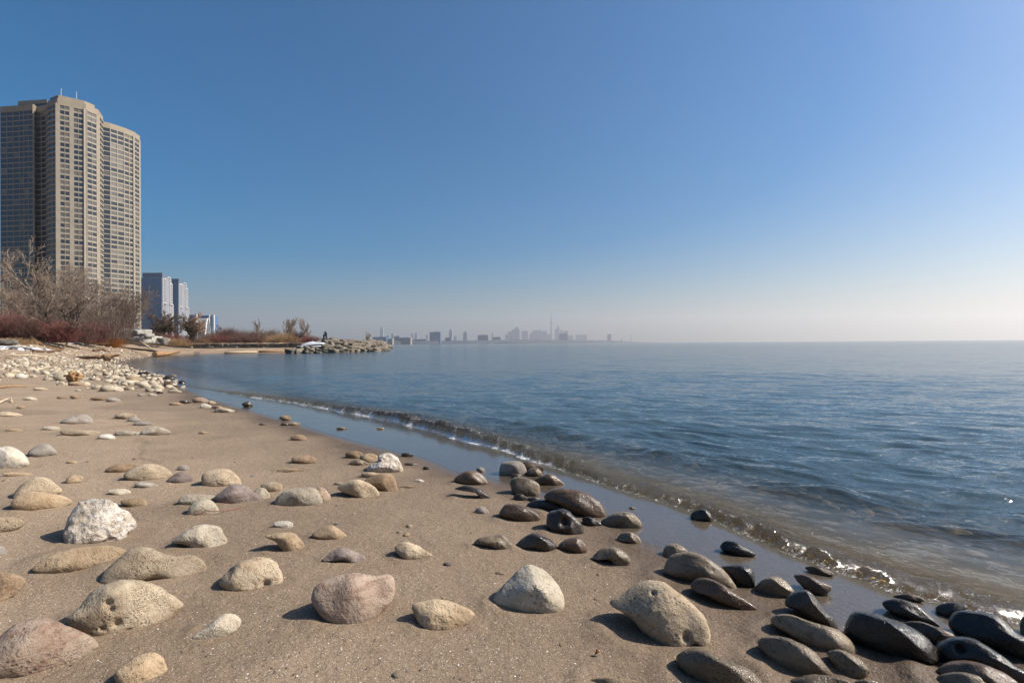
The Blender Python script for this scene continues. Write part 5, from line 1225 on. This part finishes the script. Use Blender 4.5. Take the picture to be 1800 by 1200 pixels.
for px, h_ in ((101, 3.5), (109, 7.8), (136, 5.8)):
    c = P2(px, 288); mb = MB(); mb.tube([(c[0], c[1], H_T), (c[0], c[1], H_T+2.6+h_)], [.16, .10], 6); minus(mb, tower).build('antenna', M['metal'], tower)
# ------------------------------------------------------------------ the two blue glass towers behind
def glass_tower(label, D, xl, xm, xr, ytop, yfr, seed):
    rg = np.random.default_rng(seed)
    a, b, c = P2(xl, D), P2(xm, D*1.0), P2(xr, D*1.05); zt = at_depth(xm, ytop, D).z
    root = empty('glass_tower', (b[0], b[1], 0)); tag(root, label, 'glass tower')
    zf = at_depth((xm+xr)/2, yfr, D*1.02).z; bk = [(c[0]-22, c[1]+22), (a[0]-4, a[1]+26)]
    mb = MB(); mb.prism([a, b, c]+bk, -1, zf-2); minus(mb, root).build('core_wall', M['gl_blue'], root)
    ins = [(a[0]+3, a[1]+2), (b[0]-.5, b[1]+1.5), (b[0]+(c[0]-b[0])*.55, b[1]+(c[1]-b[1])*.6+1), (c[0]-14, c[1]+16), (a[0]+2, a[1]+18)]
    mb = MB(); mb.prism(ins, zf-2.1, zt); minus(mb, root).build('upper_storeys', M['slate'], root)
    n = int((zf)/3.0)
    mb = MB(); A, B = Vector((*a, 0)), Vector((*b, 0)); t = (B-A).normalized(); nn = Vector((t.y, -t.x, 0)); Lw = (B-A).length; rz = math.atan2(t.y, t.x)
    for k in range(n): c_ = (A+B)/2+nn*.12; mb.box((c_.x, c_.y, 1.5+k*3.0), (Lw, .24, .5), rz)
    nbv = int(Lw/3.2)
    for k in range(nbv+1): c_ = A+t*(Lw*k/nbv)+nn*.14; mb.box((c_.x, c_.y, zf/2), (.35, .3, zf-2), rz)
    minus(mb, root).build('mullion_grid', M['mull'], root)
    # white framed balcony face
    fr_ = MB(); A, B = Vector((*b, 0)), Vector((*c, 0)); t = (B-A).normalized(); nn = Vector((t.y, -t.x, 0)); Lw = (B-A).length; rz = math.atan2(t.y, t.x)
    zl = zf*.62
    cols = [(.0, zf*.97), (.26, zf), (.46, zf+1), (.72, zf+2), (.92, zf*.93)]
    for u, h_ in cols: c_ = A+t*(Lw*(u+.03))+nn*.9; fr_.box((c_.x, c_.y, h_/2), (1.7, 1.9, h_), rz)
    for u0, u1, h_ in ((.0, .28, zf*.97), (.46, .74, zf+1.5), (.74, .95, zf*.93)): c_ = A+t*(Lw*((u0+u1)/2+.03))+nn*.9; fr_.box((c_.x, c_.y, h_+.2), (Lw*(u1-u0), 1.7, 1.5), rz)
    for u in (-.04, 1.0): c_ = A+t*(Lw*u)+nn*1.6; fr_.box((c_.x, c_.y, zl/2), (1.5, 2.4, zl), rz)
    for u0, u1 in ((-.04, .28), (.72, 1.0)): c_ = A+t*(Lw*(u0+u1)/2)+nn*1.7; fr_.box((c_.x, c_.y, zl+.3), (Lw*(u1-u0)+.6, 2.2, 1.4), rz)
    minus(fr_, root).build('white_frame', M['white_frame'], root)
    bl = MB()
    for k in range(n):
        for u in (.15, .38, .6, .84):
            c_ = A+t*(Lw*u)+nn*.6; bl.box((c_.x, c_.y, 1.2+k*3.0), (Lw*.19, 1.2, .9), rz)
    minus(bl, root).build('balconies', M['white_frame'], root); return root
glass_tower('nearer and taller blue glass tower with a white framed side', 840, 246, 285, 302, 479, 488, 1)
glass_tower('farther blue glass tower with a white framed side, right of its twin', 960, 298, 314, 329.5, 489.5, 498, 2)
# lower building with white corner towers behind the arch
D = 1050; root = empty('office_block', (*P2(352, D), 0)); tag(root, 'low wide blue-grey building with white corners behind the arch', 'building')
def bx(x0, x1, yt, mat, nm, dd=0, dep=20, yb=606):
    if nm == 'corner_tower': dep = 4
    a, b = at_depth(x0, yt, D+dd), at_depth(x1, yb, D+dd); mb = MB(); mb.box(((a.x+b.x)/2, a.y+dep/2, a.z/2-1), (b.x-a.x, dep, a.z+2)); minus(mb, root).build(nm, mat, root)
bx(329, 342, 553, M['gl_blue'], 'wing'); bx(342.5, 345.5, 551.5, M['white_frame'], 'corner_tower', -3); bx(347.5, 373, 554.5, M['gl_blue'], 'wing', 5); bx(372, 376, 553, M['white_frame'], 'corner_tower', -4); bx(366, 368, 553.5, M['white_frame'], 'corner_tower', 2)
for k in range(7):
    a = at_depth(350, 557+k*6, D); b = at_depth(369, 557+k*6, D); mb = MB(); mb.box(((a.x+b.x)/2, a.y+4.7, a.z), (b.x-a.x, .8, 1.4)); minus(mb, root).build('floor_band', M['slate'], root)
# white tied-arch footbridge seen almost end on
D = 420; br = empty('arch_bridge', (*P2(358, D), 0)); tag(br, 'white steel tied-arch footbridge seen nearly end on', 'arch bridge')
ar = []
for (xa, xb, off) in ((346, 353, 0), (359, 369, 3)):
    pts = []
    for k in range(15):
        t = k/14; a = math.pi*t; x = xa+(xb-xa)*t*1.25; y = 590-30*math.sin(a)*1.0; Dd = D-25+60*t; pts.append(at_depth(x+off*0, 606-(46)*math.sin(a), Dd))
    mb = MB(); mb.tube(pts, .55, 8); minus(mb, br).build('arch_rib', M['white_frame'], br, smooth=True); ar.append(pts)
for k in range(2, 13):
    mb = MB(); mb.tube([ar[0][k], ar[1][k]], .22, 6); q = min(12, k+1); mb.tube([ar[0][k], ar[1][q]], .14, 5); minus(mb, br).build('cross_brace', M['white_frame'], br)
for pts in ar:
    mb = MB()
    for k in range(2, 13): mb.tube([pts[k], Vector((pts[k].x, pts[k].y, 4))], .06, 4)
    minus(mb, br).build('hangers', M['metal'], br)
mb = MB(); a, b = ar[0][0], ar[1][-1]; mb.box(((a.x+b.x)/2, D+5, 4), (6, 60, .8)); minus(mb, br).build('deck', M['white_frame'], br)
for px, D_, yt, lb in ((277.5, 300, 565, 'thin lamp post seen above the thicket left of the arch'), (369, 240, 566, 'white lamp post beside the right foot of the arch')):
    b = at_depth(px, 606, D_); t_ = at_depth(px, yt+14, D_); lp = empty('lamp_post', (b.x, b.y, 1.5)); tag(lp, lb, 'lamp post')
    mb = MB(); mb.tube([(0, 0, 0), (0, 0, t_.z-1.5)], [.12, .07], 8); mb.build('post', M['metal'], lp, smooth=True); mb = MB(); mb.tube([(0, 0, t_.z-1.5), (.5, 0, t_.z-1.3), (1.3, 0, t_.z-1.25)], [.07, .06, .16], 6); mb.build('lamp_head', M['metal'], lp)
# ------------------------------------------------------------------ far shore and skyline
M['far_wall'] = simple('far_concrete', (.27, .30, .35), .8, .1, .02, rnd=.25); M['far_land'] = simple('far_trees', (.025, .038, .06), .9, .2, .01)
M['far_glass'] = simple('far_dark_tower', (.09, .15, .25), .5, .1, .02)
fl = MB()
pts = [(560, 600, 2600), (600, 599.5, 2600), (640, 598.5, 2600), (690, 598.5, 2900), (750, 599.5, 3200), (800, 599.2, 3600), (860, 598, 4200), (900, 597.2, 4800), (960, 597.5, 5200), (1030, 598.5, 5600), (1070, 599, 6000), (1100, 600, 6300), (1120, 601.5, 6500), (1160, 602.2, 7200)]
V, n_ = [], 0
from itertools import count
for i in range(len(pts)-1):
    for k in range(8):
        t = k/8; x = pts[i][0]*(1-t)+pts[i+1][0]*t; y = pts[i][1]*(1-t)+pts[i+1][1]*t; D = pts[i][2]*(1-t)+pts[i+1][2]*t
        top = max(2.0, at_depth(x, y-float(abs(vnoise(np.array([x*.35]), np.array([0.]), np.array([0.]), 3)[0]))*1.3, D).z); X_ = P2(x, D)[0]
        V += [(X_, D, -.5), (X_, D+10, top*.8), (X_, D+60, top), (X_, D+900, top), (X_, D+1000, -.5)]; n_ += 1
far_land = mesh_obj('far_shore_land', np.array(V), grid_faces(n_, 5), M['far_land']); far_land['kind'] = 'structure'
# (x0, x1, top y, distance, style, label)
SK = [(668, 674, 574, 7500, 'step', 'tallest pale slender tower at the left of the skyline'), (657, 681, 592, 2700, 'dark', 'wide dark block just beyond the jetty tip'), (680, 684, 590, 2750, 'dark', 'narrow dark annex beside the wide block beyond the jetty'), (682, 691, 595, 2650, 'red', 'reddish low block next to the jetty tip'),
      (694, 703, 590.5, 3000, 'dark', 'dark mid-rise block left of the pinkish low one'), (702, 723, 593, 3000, 'red', 'pinkish long low block of the near shore'), (688, 693, 586, 6500, 'pale', 'faint pale tower behind the reddish block'), (723, 726, 585, 6800, 'pale', 'faint thin tower first of a pair'), (729, 734, 585, 6800, 'pale', 'faint thin tower second of a pair'),
      (728, 750, 596, 3300, 'dark', 'low dark building left of the square dark block'), (756, 775, 583, 3400, 'dark', 'square dark high-rise block standing alone in the haze'), (749, 753, 588, 6800, 'pale', 'faint tower left of the square dark block'), (789.5, 795, 577.5, 5200, 'step', 'slender needle-topped tower right of the square dark block'),
      (783, 793, 593, 3600, 'dark', 'low dark block under the needle-topped tower'), (814.5, 821, 582, 5400, 'step', 'stepped dark tower in the middle of the skyline'), (798, 803, 590, 6500, 'pale', 'faint low tower between the needle-topped and stepped ones'), (840, 858, 588.5, 4200, 'dark', 'wide grey-blue mid-rise with a flat top'),
      (864.5, 867, 585, 6400, 'pale', 'thin faint tower right of the wide mid-rise'), (866, 880, 592, 4600, 'dark', 'low dark block right of the thin faint tower'), (888, 893, 587, 7800, 'pale', 'lower pale tower at the left of the downtown cluster'), (893, 900, 582, 7900, 'pale', 'pale tower second in the downtown cluster'),
      (900, 904, 579, 7700, 'pale', 'narrow tower left of the stepped downtown peak'), (903, 913, 574.5, 7600, 'step', 'broad stepped peak of the downtown cluster'), (917, 928, 581, 8200, 'pale', 'square pale downtown tower with floor bands'), (931, 936, 585, 8000, 'pale', 'low pale tower left of the wide downtown mass'),
      (936, 945, 580, 8400, 'pale', 'left part of the wide pale downtown mass'), (944, 952, 578.5, 8500, 'step', 'middle part of the wide pale downtown mass'), (952, 961, 581.5, 8400, 'pale', 'right part of the wide pale downtown mass'), (962, 968, 587, 8600, 'pale', 'low pale tower at the foot of the great needle tower'),
      (975, 979, 578, 8600, 'pale', 'pale slab immediately right of the great needle tower'), (978.5, 983, 571.5, 8400, 'step', 'tallest office tower beside the great needle tower'), (983, 997, 586, 5600, 'dark', 'dark blue square block in front of the downtown towers'), (985, 988, 580, 8700, 'pale', 'thin tower behind the dark blue square block'),
      (990, 998, 581, 8700, 'pale', 'two-topped pale tower behind the dark blue square block'), (998, 1007, 589, 8800, 'pale', 'low pale block right of the dark blue square one'), (1012, 1031, 588, 8600, 'pale', 'wide pale block near the right end of the skyline'), (1067.5, 1074, 587, 7000, 'dark', 'lone grey tower at the right end of the skyline')]
for i, (x0, x1, yt, D, st, lb) in enumerate(SK):
    a, b = at_depth(x0, yt, D), at_depth(x1, yt, D); c = ((a.x+b.x)/2, D); root = empty('far_tower', (c[0], c[1], 0)); tag(root, lb, 'distant building', 'buildings of the far skyline')
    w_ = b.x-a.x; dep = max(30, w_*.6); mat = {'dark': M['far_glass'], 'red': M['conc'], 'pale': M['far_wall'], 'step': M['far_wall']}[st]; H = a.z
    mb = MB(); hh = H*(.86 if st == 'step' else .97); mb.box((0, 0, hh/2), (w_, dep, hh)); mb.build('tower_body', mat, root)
    mb = MB()
    if st == 'step': mb.box((0, 0, hh+H*.04), (w_*.7, dep*.7, H*.08)); mb.box((0, 0, hh+H*.11), (w_*.28, dep*.3, H*.06))
    else: mb.box((w_*.1, 0, hh+H*.015), (w_*.5, dep*.6, H*.03))
    mb.build('roof_block', mat, root)
    mb = MB()
    for k in range(1, 9): mb.box((0, -dep/2-.6, hh*k/9), (w_*.96, 1.2, hh*.035))
    mb.build('floor_bands', M['far_glass'] if mat != M['far_glass'] else M['far_wall'], root)
# the great needle tower
D = 9400; c = at_depth(969.3, 605, D); cn = empty('observation_tower', (c.x, c.y, 0)); tag(cn, 'very tall thin needle tower with a round pod, highest of the skyline', 'observation tower')
zp = at_depth(969.3, 567.5, D).z; zt_ = at_depth(969.3, 549, D).z
def lathe(prof, nm, mat, parent, n=20):
    V = [(r*math.cos(2*math.pi*j/n), r*math.sin(2*math.pi*j/n), z) for r, z in prof for j in range(n)]; F = [(i*n+j, i*n+(j+1) % n, (i+1)*n+(j+1) % n, (i+1)*n+j) for i in range(len(prof)-1) for j in range(n)]
    return mesh_obj(nm, np.array(V), F, mat, parent, smooth=True)
lathe([(36, 0), (24, 60), (18, 180), (15, zp-12)], 'shaft', M['far_glass'], cn)
lathe([(15, zp-14), (30, zp-8), (34, zp), (34, zp+7), (25, zp+12), (12, zp+18)], 'pod', M['far_glass'], cn)
lathe([(12, zp+17), (10, zp+90), (13, zp+93), (13, zp+99), (7, zp+103), (5, zt_-30), (2, zt_)], 'mast', M['far_glass'], cn)
# white domes by the water and a small white boat shed
for x0, x1, yt, lb in ((869, 878, 601.6, 'low white dome at the waterline of the far shore'), (878, 892, 600.8, 'longer white tent roof right of the low dome'), (836, 839.5, 602.0, 'tiny white shed at the waterline left of the domes')):
    D = 3700; a, b = at_depth(x0, yt, D), at_depth(x1, yt, D); n = 14; V = []; F = []; w_ = (b.x-a.x)/2; cx = (a.x+b.x)/2
    for i in range(2):
        for k in range(n+1): t = math.pi*k/n; V.append((cx-w_*math.cos(t), D+i*22, max(.5, a.z*1.0)*math.sin(t)**.6))
    F = [(k, k+1, n+2+k, n+1+k) for k in range(n)]+[tuple(range(n+1))[::-1], tuple(range(n+1, 2*n+2))]
    tag(mesh_obj('white_dome', np.array(V), F, M['white_frame'], loc=(cx, D, 0)), lb, 'white dome')
# thin masts at the right end
for px, yt, lb in ((1093, 592, 'thin lone mast right of the grey tower'), (1109, 588, 'thin taller mast at the very end of the far shore'), (1091, 597, 'short chimney at the end of the far shore')):
    D = 6400; a = at_depth(px, yt, D); mb = MB(); mb.tube([(a.x, D, 0), (a.x, D, a.z)], [5, 2.5], 6); tag(mb.build('mast', M['far_glass'], loc=(a.x, D, 0)), lb, 'mast')
# ------------------------------------------------------------------ the hazy air
mt = bpy.data.materials.new('haze_air'); mt.use_nodes = True; N = mt.node_tree.nodes; L = mt.node_tree.links; N.clear()
out = N.new('ShaderNodeOutputMaterial'); pv = N.new('ShaderNodeVolumePrincipled'); pv.inputs['Color'].default_value = (1, .98, .965, 1)
pv.inputs['Density'].default_value = HAZE; pv.inputs['Anisotropy'].default_value = .40; L.new(pv.outputs[0], out.inputs['Volume'])
mb = MB(); mb.box((0, 6000, 315), (30000, 15000, 670)); mb.V = [(x, y, z) for x, y, z in mb.V]
hz = mb.build('haze', mt); hz['kind'] = 'stuff'; hz['label'] = 'pale haze filling the air over the lake and the far shore'; hz['category'] = 'haze'
zlow = float(Z.min())
for v_ in hz.data.vertices: v_.co.z = 660.0 if v_.co.z > 100 else -22.0
